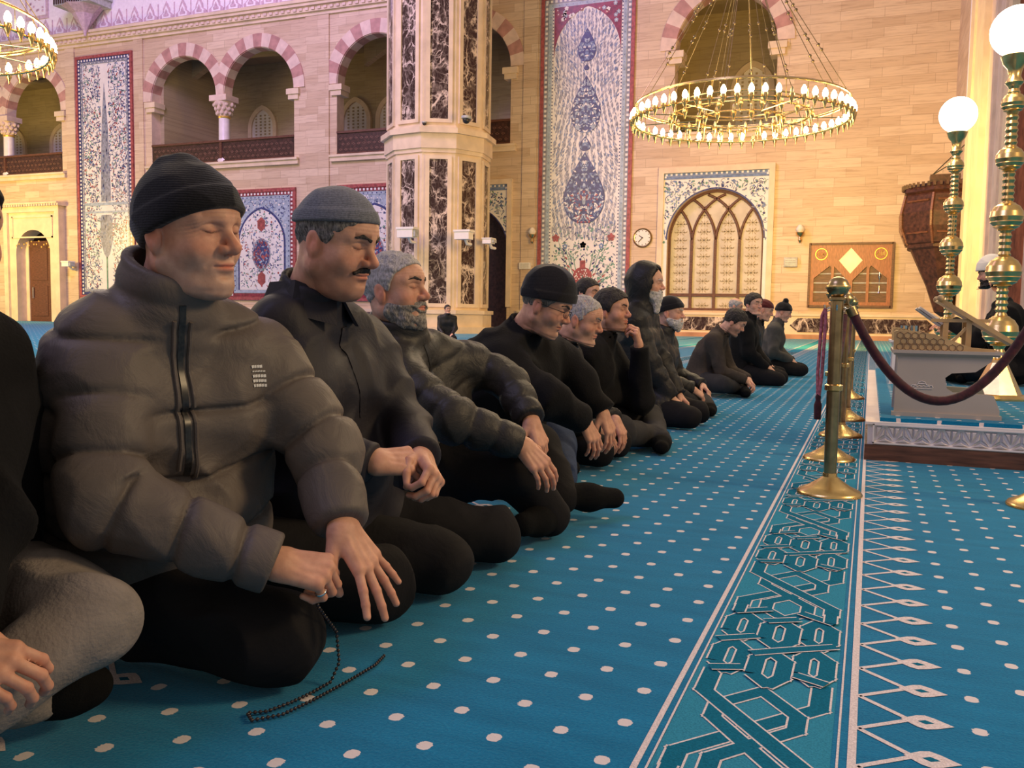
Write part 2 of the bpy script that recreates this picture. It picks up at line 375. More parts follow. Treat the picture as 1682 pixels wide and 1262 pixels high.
def sn_mesh(f, lo, hi, h, B=8, proj=1):
    lo = np.asarray(lo, float); hi = np.asarray(hi, float)
    nb = np.ceil((hi-lo)/(h*B)).astype(int)+1; n = nb*B
    ci = np.stack(np.meshgrid(*[np.arange(k) for k in nb], indexing='ij'), -1).reshape(-1, 3)
    cc = lo+(ci*B+(B-1)/2.0)*h
    dc = f(cc); act = np.abs(dc) < B*h*1.25+0.012
    vol = np.where(dc > 0, 1.0, -1.0).astype(np.float32).reshape(nb)
    vol = vol.repeat(B, 0).repeat(B, 1).repeat(B, 2)
    loc = np.stack(np.meshgrid(*[np.arange(B)]*3, indexing='ij'), -1).reshape(-1, 3)
    ai = ci[act]
    for s in range(0, len(ai), 160):
        idx = (ai[s:s+160, None, :]*B+loc[None]).reshape(-1, 3)
        vol[idx[:, 0], idx[:, 1], idx[:, 2]] = f(lo+idx*h)
    S = vol < 0
    c = S[:-1, :-1, :-1].astype(np.int8)
    cnt = np.zeros_like(c)
    for i in (0, 1):
        for j in (0, 1):
            for k in (0, 1): cnt += S[i:n[0]-1+i, j:n[1]-1+j, k:n[2]-1+k]
    cells = np.argwhere((cnt > 0) & (cnt < 8))
    if len(cells) == 0: return np.zeros((0, 3)), []
    acc = np.zeros((len(cells), 3)); num = np.zeros(len(cells))
    cor = [np.array((i, j, k)) for i in (0, 1) for j in (0, 1) for k in (0, 1)]
    cv = [vol[cells[:, 0]+o[0], cells[:, 1]+o[1], cells[:, 2]+o[2]].astype(float) for o in cor]
    for a in range(8):
        for b in range(a+1, 8):
            if np.abs(cor[a]-cor[b]).sum() != 1: continue
            x = (cv[a] < 0) != (cv[b] < 0); t = cv[a]/np.where(x, cv[a]-cv[b], 1)
            acc += np.where(x[:, None], cor[a]+t[:, None]*(cor[b]-cor[a]), 0); num += x
    verts = lo+(cells+acc/num[:, None])*h
    idm = -np.ones(tuple(n), dtype=np.int64); idm[cells[:, 0], cells[:, 1], cells[:, 2]] = np.arange(len(cells))
    faces = []
    for ax in range(3):
        u, w = (ax+1) % 3, (ax+2) % 3
        sl0 = [slice(1, -1)]*3; sl1 = [slice(1, -1)]*3; sl0[ax] = slice(0, -1); sl1[ax] = slice(1, None)
        s0 = S[tuple(sl0)]; s1 = S[tuple(sl1)]
        e = np.argwhere(s0 != s1); off = np.array([1, 1, 1]); off[ax] = 0; flip = s0[e[:, 0], e[:, 1], e[:, 2]]; e = e+off
        du = np.zeros(3, int); du[u] = 1; dw = np.zeros(3, int); dw[w] = 1
        q = [e-du-dw, e-dw, e, e-du]
        ids = np.stack([idm[k[:, 0], k[:, 1], k[:, 2]] for k in q], 1)
        ids[~flip] = ids[~flip][:, ::-1]
        faces.append(ids[(ids >= 0).all(1)])
    for _ in range(proj):
        e = h*0.35; d0 = f(verts)
        g = np.stack([f(verts+np.eye(3)[i]*e)-f(verts-np.eye(3)[i]*e) for i in range(3)], 1)/(2*e)
        g2 = (g*g).sum(1); st = d0/np.maximum(g2, 0.2)
        verts = verts-np.clip(st, -h*0.6, h*0.6)[:, None]*g
    return verts, np.concatenate(faces)
def mesh_obj(name, parts, mats, parent, colors=None, matidx=None):
    # parts: list of (verts, quads); joined into one mesh
    vs = []; fs = []; off = 0; mi = []
    for k, (v, q) in enumerate(parts):
        if len(v) == 0: continue
        vs.append(v); fs.append(np.asarray(q)+off); off += len(v); mi += [0 if matidx is None else matidx[k]]*len(q)
    v = np.concatenate(vs); q = np.concatenate(fs)
    org = np.array(parent['_o']) if parent is not None else np.zeros(3)
    me = bpy.data.meshes.new(name)
    me.vertices.add(len(v)); me.vertices.foreach_set('co', (v-org).astype(np.float32).ravel())
    me.loops.add(len(q)*4); me.loops.foreach_set('vertex_index', q.ravel().astype(np.int32))
    me.polygons.add(len(q)); me.polygons.foreach_set('loop_start', np.arange(0, len(q)*4, 4, dtype=np.int32))
    try: me.polygons.foreach_set('loop_total', np.full(len(q), 4, dtype=np.int32))
    except Exception: pass
    for m in ([mats] if isinstance(mats, str) else mats): me.materials.append(MATS[m])
    me.update(calc_edges=True); me.validate()
    if len(me.polygons) == len(mi): me.polygons.foreach_set('material_index', mi)
    me.polygons.foreach_set('use_smooth', [True]*len(me.polygons))
    if colors is not None and len(colors) == len(me.vertices):
        a = me.color_attributes.new('tone', 'FLOAT_COLOR', 'POINT')
        a.data.foreach_set('color', np.concatenate([colors, np.ones((len(colors), 1))], 1).astype(np.float32).ravel())
    o = bpy.data.objects.new(name, me); COL.objects.link(o); o['_o'] = tuple(org)
    if parent is not None: o.parent = parent
    return o

def frame(yaw=0, pitch=0, roll=0):
    # columns: local x (forward), y (left), z (up) in world; yaw turns to the left, pitch lowers the face
    cy, sy = math.cos(math.radians(yaw)), math.sin(math.radians(yaw)); cp, sp = math.cos(math.radians(pitch)), math.sin(math.radians(pitch)); cr, sr = math.cos(math.radians(roll)), math.sin(math.radians(roll))
    Rz = np.array([[cy, -sy, 0], [sy, cy, 0], [0, 0, 1]]); Ry = np.array([[cp, 0, sp], [0, 1, 0], [-sp, 0, cp]]); Rx = np.array([[1, 0, 0], [0, cr, -sr], [0, sr, cr]])
    return Rz@Ry@Rx
# ------------------------------------------------------------------ head
EARR = frame(0, -12, 0)
def head_sdf(Q, o):
    # Q: points in head coordinates (metres, adult head, origin between the ear holes)
    A = np.abs(Q[:, 1]); Y = Q.copy(); Y[:, 1] = A
    fat = o.get('fat', 0.0)
    d = ell(Q, (-.002, 0, .050), (.097, .077, .088))
    d = smin(d, ell(Q, (.030, 0, .048), (.063, .063, .056)), .03)
    d = smin(d, ell(Q, (.034, 0, -.018), (.052, .058+.010*fat, .062)), .03)
    d = smin(d, rc(Y, (.0, .050+.006*fat, -.040), (.066, .016, -.076), .021+.006*fat, .017), .03)
    d = smin(d, ell(Q, (.074, 0, -.077), (.020, .020, .016)), .025)
    if fat: d = smin(d, ell(Q, (.035, 0, -.085), (.045, .050, .028*fat)), .03)
    d = smin(d, ell(Q, (.069, 0, -.040), (.027, .031, .030)), .022)
    d = smin(d, ell(Y, (.056, .040, -.010), (.025, .022+.006*fat, .022+.006*fat)), .024)
    d = smin(d, rc(Y, (.085, .010, .043), (.068, .047, .044), .010, .008), .016)
    d = smax(d, -ell(Y, (.102, .031, .026), (.019, .018, .0125)), .014)
    d = smin(d, ell(Y, (.0715, .031, .0255), (.0155, .0165, .0135)), .005)
    # lid crease and lash line
    cr = np.abs(Q[:, 2]-(.0205+1.5*(A-.031)**2*8)); lid = np.maximum(np.abs(A-.031)-.0155, 0)
    d = d+.0016*np.exp(-(cr/.0013)**2)*np.exp(-(lid/.003)**2)*(Q[:, 0] > .06)
    cr2 = np.abs(Q[:, 2]-(.0365-(A-.031)**2*14)); d = d+.0013*np.exp(-(cr2/.0018)**2)*np.exp(-(lid/.004)**2)*(Q[:, 0] > .055)
    # nose
    nl = o.get('nose', 1.0)
    nz = rc(Q, (.086, 0, .034), (.086+.026*nl, 0, -.004), .0075, .0108)
    nz = smin(nz, ell(Y, (.096+.004*nl, .0135, -.009), (.0115, .0075, .0085)), .008)
    nz = smin(nz, rc(Q, (.086+.022*nl, 0, -.010), (.086, 0, -.016), .008, .008), .008)
    d = smin(d, nz, .010)
    d = smax(d, -ell(Y, (.1, .0068, -.0185), (.006, .0035, .004)), .003)
    # smile folds
    sf = rc(Y, (.094, .021, -.010), (.082, .036, -.040), .0015, .0015); d = d+.0014*np.exp(-(sf/.0035)**2)
    # lips
    d = smin(d, ell(Q, (.0925, 0, -.0350), (.0075, .022, .0050)), .006)
    d = smin(d, ell(Q, (.0905, 0, -.0455), (.0080, .019, .0058)), .006)
    ml = np.sqrt(((Q[:, 2]+.0400+1.1*A**2)/.0017)**2); d = d+.0026*np.exp(-ml**2)*np.exp(-np.maximum(A-.024, 0)/.0025)*(Q[:, 0] > .07)
    d = smax(d, -ell(Q, (.0985, 0, -.0575), (.010, .018, .0055)), .010)
    # brow wrinkles
    if o.get('wrinkle', 0):
        z = Q[:, 2]; m = np.exp(-((z-.072)/.018)**2)*(Q[:, 0] > .05); d = d+o['wrinkle']*.0009*np.sin(z*700+A*30)*m
        cf = np.exp(-((A-.058)/.01)**2-((z-.024)/.016)**2); d = d+o['wrinkle']*.0007*np.sin(z*900+A*500)*cf
    # ears
    e = ell(Y, (-.006, .078, .010), (.0185, .0085, .031), EARR)
    e = smin(e, ell(Y, (-.002, .073, -.014), (.009, .007, .011)), .008)
    e = smax(e, -ell(Y, (-.003, .0870, .014), (.0105, .0055, .0195), EARR), .004)
    e = smin(e, ell(Y, (-.001, .0805, .004), (.0045, .004, .010)), .004)
    if o.get('ears', 1): d = smin(d, e, .006)
    return d
def head_tone(Q, o):
    A = np.abs(Q[:, 1]); n = len(Q); c = np.ones((n, 3))
    def g(cx, cy, cz, sx, sy, sz): return np.exp(-((Q[:, 0]-cx)/sx)**2-((A-cy)/sy)**2-((Q[:, 2]-cz)/sz)**2)
    def mul(m, t):
        nonlocal c; c = c*(1+(np.array(t)-1)*np.clip(m, 0, 1)[:, None])
    mul(g(.11, 0, -.005, .03, .02, .02), (1.08, .82, .78)); mul(g(.07, .045, -.008, .03, .022, .018), (1.08, .86, .82))
    mul(g(.0, .082, .01, .03, .012, .04), (1.08, .82, .78))
    lip = np.exp(-((Q[:, 2]+.040)/.0085)**4)*np.exp(-(A/.024)**4)*(Q[:, 0] > .084); mul(lip, (.95, .62, .62))
    mul(g(.085, .031, .020, .02, .02, .010)*(Q[:, 0] > .06), (.80, .70, .70))
    lash = np.exp(-((Q[:, 2]-(.0203+12*(A-.031)**2))/.0014)**2)*np.exp(-((A-.031)/.0155)**6)*(Q[:, 0] > .07); mul(lash, (.16, .12, .12))
    if o.get('stubble'):
        s = o['stubble']; reg = 1/(1+np.exp((Q[:, 2]+.022+.25*np.maximum(.06-Q[:, 0], 0)*-1)/.006)); reg *= (Q[:, 2] > -.13)*(Q[:, 0] > -.0); reg *= 1-np.exp(-((Q[:, 2]+.040)/.008)**4)*np.exp(-(A/.024)**4)
        c = c*(1-.55*reg[:, None])+np.array(s)*.55*reg[:, None]
    mul((np.exp(-((Q[:, 2]-.052)/.006)**2)*(A > .012)*(A < .05)*(Q[:, 0] > .06)), o.get('browtone', (.55, .5, .5)))
    return c
# ------------------------------------------------------------------ hand: origin wrist, x to the fingers, z out of the back, thumb on +y (th=+1) or -y (th=-1)
FL = [(.030, .090, (.040, .025, .021), .0088), (.0105, .094, (.045, .029, .022), .0090), (-.0100, .089, (.041, .027, .022), .0085), (-.0290, .079, (.032, .021, .019), .0076)]
def hand_prims(th, curl, spread=0.0, thumb=0.3, each=None):
    pr = []
    for i, (y, x, ls, r) in enumerate(FL):
        k = np.array([x, y*th, .004-.25*(y-.002)**2*8])
        pr.append((np.array([.004, y*th*.55, 0.0]), k, .0165, .0118, 0))
        c = curl if each is None else each[i]
        a = 0.0; yaw = (y/.03)*spread*th; p = k; tot = [c*.75, c*1.0, c*.7]
        for j, l in enumerate(ls):
            a += tot[j]; dr = np.array([math.cos(a)*math.cos(yaw), math.cos(a)*math.sin(yaw), -math.sin(a)])
            q = p+dr*l; pr.append((p, q, r*(1.04-.08*j), r*(.98-.10*j), 1+i)); p = q
    t0 = np.array([.018, .024*th, -.006]); a = thumb
    d1 = unit([.75, .62*th, -.30-.3*a]); t1 = t0+d1*.044; d2 = unit([.95-.4*a, (.35-.75*a)*th, -.25-.45*a]); t2 = t1+d2*.033; d3 = unit([.95-.5*a, (.15-1.0*a)*th, -.2-.5*a]); t3 = t2+d3*.026
    pr += [(t0, t1, .0175, .0120, 0), (t1, t2, .0112, .0100, 5), (t2, t3, .0100, .0080, 5)]
    return pr
def hand_sdf(P, pr):
    groups = {}
    for a, b, r1, r2, g in pr:
        d = rc(P, a, b, r1, r2); groups[g] = d if g not in groups else smin(groups[g], d, .011 if g == 0 else .003)
    d = groups[0]
    for g in groups:
        if g: d = smin(d, groups[g], .0045)
    return d
def axes(fwd, up):
    x = unit(fwd); z = np.asarray(up, float); z = unit(z-x*(z@x)); y = np.cross(z, x); return np.stack([x, y, z], 1)
def surf_strip(bvh, p0, p1, dirn, n, off, width, name, mat, parent, thick=.004, r=None):
    # a ribbon laid on a surface: points between p0 and p1 are dropped onto it along dirn
    pts = []
    dv = Vector(dirn).normalized()
    for i in range(n+1):
        q = Vector(p0).lerp(Vector(p1), i/n)-dv*0.5
        h = bvh.ray_cast(q, dv, 2.0)
        if h[0] is None: continue
        if pts and (h[0]-hit).length > .032+3*(Vector(p1)-Vector(p0)).length/n: break
        hit = h[0]; pts.append((h[0]+h[1]*off, h[1]))
    if len(pts) < 2: return None
    mb = MB().mat(mat)
    if r:
        mb.tube([p for p, _ in pts], r, 6)
    else:
        vs = []; fs = []
        for i, (p, nn) in enumerate(pts):
            t = (pts[min(i+1, len(pts)-1)][0]-pts[max(i-1, 0)][0]).normalized(); s = nn.cross(t).normalized()*width/2
            for q in (p-s, p+s, p+s-nn*thick*2, p-s-nn*thick*2): vs.append(tuple(q))
        for i in range(len(pts)-1):
            for k in range(4): fs.append((i*4+k, i*4+(k+1) % 4, i*4+4+(k+1) % 4, i*4+4+k))
        fs += [(0, 1, 2, 3), (len(vs)-4, len(vs)-3, len(vs)-2, len(vs)-1)]
        mb.add(vs, fs)
    return mb.build(name, parent, smooth=50)
# ------------------------------------------------------------------ the hall
rnd = random.Random(7)
WY = 36.0
simple('tile_grey_leaf', (0.42, 0.42, 0.46), 0.3, noise=0.15)
def carpet_mat():
    m, nt, b = nodes('carpet')
    tc = N(nt, 'ShaderNodeTexCoord'); s = N(nt, 'ShaderNodeSeparateXYZ'); L(nt, tc.outputs['Object'], s.inputs[0])
    def m_(op, a, bb=None, c=None):
        n = N(nt, 'ShaderNodeMath', operation=op)
        for i, v in enumerate((a, bb, c)):
            if v is None: continue
            if hasattr(v, 'links'): L(nt, v, n.inputs[i])
            else: n.inputs[i].default_value = v
        return n.outputs[0]
    jit = N(nt, 'ShaderNodeTexNoise', Scale=220.0, Detail=2.0); L(nt, tc.outputs['Object'], jit.inputs[0])
    j = m_('MULTIPLY_ADD', jit.outputs[0], 0.010, -0.005)
    X, Y = s.outputs[0], s.outputs[1]
    u = m_('SUBTRACT', m_('FLOORED_MODULO', m_('SUBTRACT', -0.375+0.04, X), 1.445), 0.04)
    kk = m_('DIVIDE', u, 0.0955); k = m_('ROUND', kk); du = m_('MULTIPLY', m_('SUBTRACT', kk, k), 0.0955)
    v = m_('ADD', m_('DIVIDE', m_('SUBTRACT', Y, 1.491), 0.146), m_('MULTIPLY', m_('FLOORED_MODULO', k, 2.0), 0.5))
    dv = m_('MULTIPLY', m_('SUBTRACT', v, m_('ROUND', v)), 0.146)
    du = m_('ADD', du, j)
    r = m_('ADD', m_('POWER', m_('ABSOLUTE', m_('DIVIDE', du, 0.0125)), 2.6), m_('POWER', m_('ABSOLUTE', m_('DIVIDE', dv, 0.0145)), 2.6))
    dot = m_('MULTIPLY', m_('LESS_THAN', r, 1.0), m_('LESS_THAN', u, 0.91))
    n = N(nt, 'ShaderNodeTexNoise', Scale=160.0, Detail=4.0, Roughness=0.7); L(nt, tc.outputs['Object'], n.inputs[0])
    mp = N(nt, 'ShaderNodeMapping'); mp.inputs['Scale'].default_value = (1.2, 6, 1); L(nt, tc.outputs['Object'], mp.inputs[0])
    n2 = N(nt, 'ShaderNodeTexNoise', Scale=3.0, Detail=5.0); L(nt, mp.outputs[0], n2.inputs[0])
    base = ramp(nt, n.outputs[0], [(0.25, (0.004, 0.125, 0.290)), (0.75, (0.012, 0.225, 0.430))])
    base = mix(nt, 0.5, base, ramp(nt, n2.outputs[0], [(0.3, (0.6, 0.68, 0.7)), (0.7, (1.25, 1.2, 1.15))]), 'MULTIPLY')
    L(nt, mix(nt, dot, base, (0.74, 0.66, 0.66)), b.inputs['Base Color'])
    b.inputs['Roughness'].default_value = 1.0; b.inputs['Specular IOR Level'].default_value = 0.05
    b.inputs['Sheen Weight'].default_value = 0.4; b.inputs['Sheen Roughness'].default_value = 0.32
    b.inputs['Sheen Tint'].default_value = (0.55, 0.92, 1.0, 1)
    bump(nt, b, n.outputs[0], 0.5, 0.004)
    return m
carpet_mat()
def pile(name, col):
    m, nt, b = nodes(name); tc = N(nt, 'ShaderNodeTexCoord'); n = N(nt, 'ShaderNodeTexNoise', Scale=260.0, Detail=3.0); L(nt, tc.outputs['Object'], n.inputs[0])
    L(nt, ramp(nt, n.outputs[0], [(0.3, [c*0.78 for c in col]), (0.7, [c*1.15 for c in col])]), b.inputs['Base Color'])
    b.inputs['Roughness'].default_value = 1.0; b.inputs['Specular IOR Level'].default_value = 0.05; bump(nt, b, n.outputs[0], 0.5, 0.004)
pile('pile_white', (0.72, 0.64, 0.64)); pile('pile_teal', (0.008, 0.145, 0.24)); pile('pile_green', (0.035, 0.25, 0.38))

PER = 1.445
fl = MB().mat('carpet'); fl.box(-60, 8, -3, WY, -0.05, 0.0)
def jag(x0, y0, x1, y1, z, mb, w, step=0.012, amp=0.0012):
    # woven line: a ribbon from p0 to p1
    d = Vector((x1-x0, y1-y0)); l = d.length; d.normalize(); nrm = Vector((-d.y, d.x)); h = w/2
    a = (x0-nrm.x*h, y0-nrm.y*h, z); b = (x1-nrm.x*h, y1-nrm.y*h, z); c = (x1+nrm.x*h, y1+nrm.y*h, z); e = (x0+nrm.x*h, y0+nrm.y*h, z)
    mb.poly([a, b, c, e])
def ribbon(mb, pts, w, z):
    for i in range(len(pts)-1):
        p = Vector(pts[i]); q = Vector(pts[i+1]); d = (q-p).normalized(); e = d*w*0.30
        a, b = p-(e if i else d*0), q+(e if i < len(pts)-2 else d*0); jag(a.x, a.y, b.x, b.y, z+0.00001*i, mb, w)
def knot_cell(mb, xr, y0, cw, ch):
    # interlaced strapwork, one repeat
    A = [(.09, 0), (.09, .07), (.91, .37), (.91, .50)]; B = [(.91, 0), (.91, .07), (.09, .37), (.09, .50)]
    C = [(.31, .0), (.31, .07), (.78, .245), (.78, .31), (.50, .415), (.22, .31), (.22, .245), (.69, .07), (.69, 0), (.5, -.07), (.31, 0)]
    H = []
    for cx, cy, hw, hh in ((.17, .60, .10, .10), (.17, .83, .10, .10), (.83, .60, .10, .10), (.83, .83, .10, .10), (.5, .555, .11, .105), (.5, .80, .11, .105)):
        H.append([(cx-hw, cy-hh*.45), (cx-hw, cy+hh*.5), (cx-hw*.2, cy+hh), (cx+hw, cy+hh*.5), (cx+hw, cy-hh*.5), (cx+hw*.2, cy-hh), (cx-hw, cy-hh*.5)])
    K = [[(.02, .70), (.33, .76)], [(.67, .70), (.98, .76)], [(.33, .63), (.67, .70)], [(.06, .50), (.30, .53)], [(.70, .53), (.94, .50)], [(.05, .93), (.36, .99)], [(.64, .99), (.95, .93)], [(.36, .88), (.64, .93)],
         [(.09, .93), (.09, 1.0)], [(.91, .93), (.91, 1.0)]]
    def T(p): return (xr+p[0]*cw, y0+p[1]*ch)
    k = 0
    for st, wd in [(A, .034), (C, .030), (B, .034)]+[(h, .032) for h in H]+[(q, .026) for q in K]:
        pts = [T(p) for p in st]; z = 0.0012+0.00030*k; k += 1
        mb.mat('pile_white'); ribbon(mb, pts, wd+.008, z); mb.mat('pile_teal'); ribbon(mb, pts, wd, z+.00016)
for k in range(0, 9):
    x = -PER*k
    y1 = 35.6; ys = 0.4
    # ground of the border band, its lines, zigzag and diamonds
    fl.mat('pile_green'); jag(x-.165, ys, x-.165, y1, .0006, fl, .27)
    fl.mat('pile_white')
    for xx, w in ((x+.002, .014), (x-.020, .004), (x-.322, .011), (x-.303, .004)): jag(xx, ys, xx, y1, .0009, fl, w)
    ny = int((y1-ys)/.146) if k < 4 else int(20/.146)
    for i in range(ny):
        y = 1.564-.146*7+.146*i; z = .0010
        if y < ys: continue
        jag(x+.010, y-.073, x+.095, y-.002, z, fl, .011); jag(x+.010, y+.073, x+.095, y+.002, z, fl, .011)
        fl.poly([(x+.082, y, z+.0001), (x+.108, y-.024, z+.0001), (x+.123, y-.030, z+.0001), (x+.140, y-.022, z+.0001), (x+.170, y, z+.0001), (x+.140, y+.022, z+.0001), (x+.123, y+.030, z+.0001), (x+.108, y+.024, z+.0001)])
        fl.mat('pile_teal'); fl.poly([(x+.110, y, z+.0003), (x+.123, y-.009, z+.0003), (x+.138, y, z+.0003), (x+.123, y+.009, z+.0003)]); fl.mat('pile_white')
    if k < 4:
        for i in range(40 if k == 0 else 24): knot_cell(fl, x-.292, 1.53-.165-.87*2+.87*i+(.3 if k else 0), .258, .87)
    # light stripes between the prayer rows far off
flo = fl.build('floor', fixn=False); struct(flo)

# ---- arches
def arch_pts(xc, r, zs, H, n=18, a0=0.0):
    e = max((H*H-r*r)/(2*r), 0.0); R = r+e; pts = []
    am = math.acos(-e/R) if e < R else PI/2
    t1 = math.atan2(math.sqrt(max(R*R-e*e, 0)), -e)   # on the left arc, centre at xc+e
    for i in range(n+1):
        t = PI-(PI-t1)*i/n; pts.append((xc+e+R*math.cos(t), zs+R*math.sin(t)))
    right = [(2*xc-p[0], p[1]) for p in reversed(pts[:-1])]
    return pts+right
def double_open(x0, x1, zb, zs, H):
    xc = (x0+x1)/2; r = (xc-.22-x0)/2
    return [(x0, zb)]+arch_pts(x0+r, r, zs, H)+arch_pts(x1-r, r, zs, H)+[(x1, zb)]
def single_open(x0, x1, zb, zs, H):
    return [(x0, zb)]+arch_pts((x0+x1)/2, (x1-x0)/2, zs, H)+[(x1, zb)]
SILL, ZS, AH = 8.12, 11.42, 2.10
hA = double_open(-49.9, -41.1, SILL, ZS, AH); hB = double_open(-34.8, -26.0, SILL, ZS, AH); hC = double_open(-23.6, -14.8, SILL, ZS, AH)
hD = single_open(-7.7, -3.75, SILL, ZS, AH)
hL = single_open(-44.45, -41.85, 0.0, 3.75, 0.75)
hE = single_open(-7.82, -4.02, 1.05, 3.9, 1.98)
hK = single_open(-18.4, -14.86, 0.0, 3.6, 1.9)
wf = MB().mat('wall_stone').prism([(-58, 0), (2.6, 0), (2.6, 14.7), (-58, 14.7)], WY, WY+.6, 'xz', [hA, hB, hC, hD, hL, hE, hK], side='pale_stone')
struct(wf.build('wall_far'))
# wall above the cornice, its crest of palmettes and framed panels
wu = MB().mat('white_plaster').box(-58, 2.6, WY+.05, WY+.6, 15.25, 26)
wu.mat('pattern_mauve')
for i in range(40):
    x = -50+i*1.05+.5
    def pal(s, z0): return [(x-.42*s, z0), (x-.46*s, z0+.28*s), (x-.25*s, z0+.42*s), (x-.22*s, z0+.62*s), (x, z0+1.0*s), (x+.22*s, z0+.62*s), (x+.25*s, z0+.42*s), (x+.46*s, z0+.28*s), (x+.42*s, z0)]
    wu.mat('pattern_mauve').prism(pal(1, 15.35), WY+.02, WY+.06)
    wu.mat('white_plaster').prism(pal(.62, 15.5), WY+.0, WY+.03)
    wu.mat('pattern_mauve').prism(pal(.36, 15.58), WY-.02, WY+.01)
    wu.box(x+.48, x+.53, WY+.02, WY+.06, 15.35, 16.25)
wu.box(-52, -6, WY+.01, WY+.06, 15.25, 15.42)
for x0, x1, z0, z1 in ((-43.6, -41.9, 16.4, 19.5), (-34.5, -31.0, 17.0, 20.0)):
    wu.mat('pattern_mauve').box(x0, x1, WY+.0, WY+.06, z0, z1); wu.mat('white_plaster').box(x0+.18, x1-.18, WY-.02, WY+.05, z0+.18, z1-.18)
    wu.mat('pattern_mauve')
    for j in range(30):
        a, c = rnd.uniform(x0+.35, x1-.35), rnd.uniform(z0+.3, z1-.3); wu.box(a-.06, a+.06, WY-.04, WY, c-.05, c+.05)
struct(wu.build('wall_upper'))
co = MB().mat('cream_stone')
for z0, z1, p in ((14.62, 14.78, .10), (14.78, 15.02, .22), (15.02, 15.16, .36), (15.16, 15.30, .44)): co.box(-58, 2.5, WY-p, WY+.1, z0, z1)
co.mat('pale_stone')
for i in range(150): co.box(-50+i*.34, -50+i*.34+.17, WY-.28, WY-.2, 14.84, 14.96)
struct(co.build('trim_1'))
# arch rings of alternating stone, one object
tr = MB()
def ring(xc, r, H, w=.62, n=15, lim=None):
    inn = arch_pts(xc, r, ZS, H, 30); out = arch_pts(xc, r+w, ZS, H+w*1.02, 30); m = len(inn)-1
    if lim: out = [(min(p[0], lim[1]), p[1]) if lim[0] is None else (max(p[0], lim[0]), p[1]) for p in out]
    for i in range(n):
        a, b = round(i*m/n), round((i+1)*m/n)
        tr.mat('pink_stone' if i % 2 else 'pale_stone')
        tr.prism(inn[a:b+1]+out[a:b+1][::-1], WY-.05, WY+.02)
        q = inn[a:b+1]+[( (p[0]-xc)*.985+xc, (p[1]-ZS)*.985+ZS) for p in inn[a:b+1]][::-1]
        tr.prism(q, WY, WY+.6)
for x0, x1 in ((-49.9, -41.1), (-34.8, -26.0), (-23.6, -14.8)):
    xc = (x0+x1)/2; r = (xc-.22-x0)/2; ring(x0+r, r, AH, lim=(None, xc)); ring(x1-r, r, AH, lim=(xc, None))
ring(-5.725, 1.975, AH)
struct(tr.build('trim_2'))
# imposts, sills and shallow pilasters
im = MB().mat('cream_stone')
for x in (-49.9, -41.1, -34.8, -26.0, -23.6, -14.8, -7.7, -3.75):
    im.box(x-.35, x+.35, WY-.16, WY+.58, ZS-.32, ZS-.06); im.box(x-.28, x+.28, WY-.1, WY+.58, ZS-.55, ZS-.32)
for x0, x1 in ((-50.2, -40.8), (-35.1, -25.7), (-23.9, -14.5), (-8.0, -3.45)):
    im.box(x0, x1, WY-.16, WY+.3, SILL-.30, SILL-.08); im.box(x0, x1, WY-.24, WY+.3, SILL-.1, SILL)
struct(im.build('trim_3'))
pi_ = MB().mat('wall_stone')
for x0, x1 in ((-40.7, -40.05), (-35.9, -35.3), (-25.3, -24.0), (-14.2, -13.55)): pi_.box(x0, x1, WY-.07, WY+.02, .9, 14.62)
struct(pi_.build('trim_4'))
# gallery behind the arches
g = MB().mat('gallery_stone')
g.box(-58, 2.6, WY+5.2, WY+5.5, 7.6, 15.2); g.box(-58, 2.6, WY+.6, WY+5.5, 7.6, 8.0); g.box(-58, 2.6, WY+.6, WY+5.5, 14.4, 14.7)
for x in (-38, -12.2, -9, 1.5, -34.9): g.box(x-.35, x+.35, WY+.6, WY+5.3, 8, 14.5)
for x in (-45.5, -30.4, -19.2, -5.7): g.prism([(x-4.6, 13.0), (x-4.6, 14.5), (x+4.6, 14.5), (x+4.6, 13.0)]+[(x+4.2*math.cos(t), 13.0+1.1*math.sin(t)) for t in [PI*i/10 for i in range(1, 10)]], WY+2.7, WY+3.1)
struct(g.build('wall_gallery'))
wi = 0
for x in (-51.0, -47.0, -31.8, -25.8, -23.6, -5.3):
    wi += 1
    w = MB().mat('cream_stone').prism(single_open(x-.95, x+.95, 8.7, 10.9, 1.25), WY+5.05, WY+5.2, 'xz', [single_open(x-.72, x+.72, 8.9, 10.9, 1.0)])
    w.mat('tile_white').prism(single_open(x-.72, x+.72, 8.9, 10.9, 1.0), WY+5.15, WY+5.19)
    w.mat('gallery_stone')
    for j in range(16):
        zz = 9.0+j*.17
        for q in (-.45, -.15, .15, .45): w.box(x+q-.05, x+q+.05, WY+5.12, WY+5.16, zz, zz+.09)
    struct(w.build('window_%d' % wi))
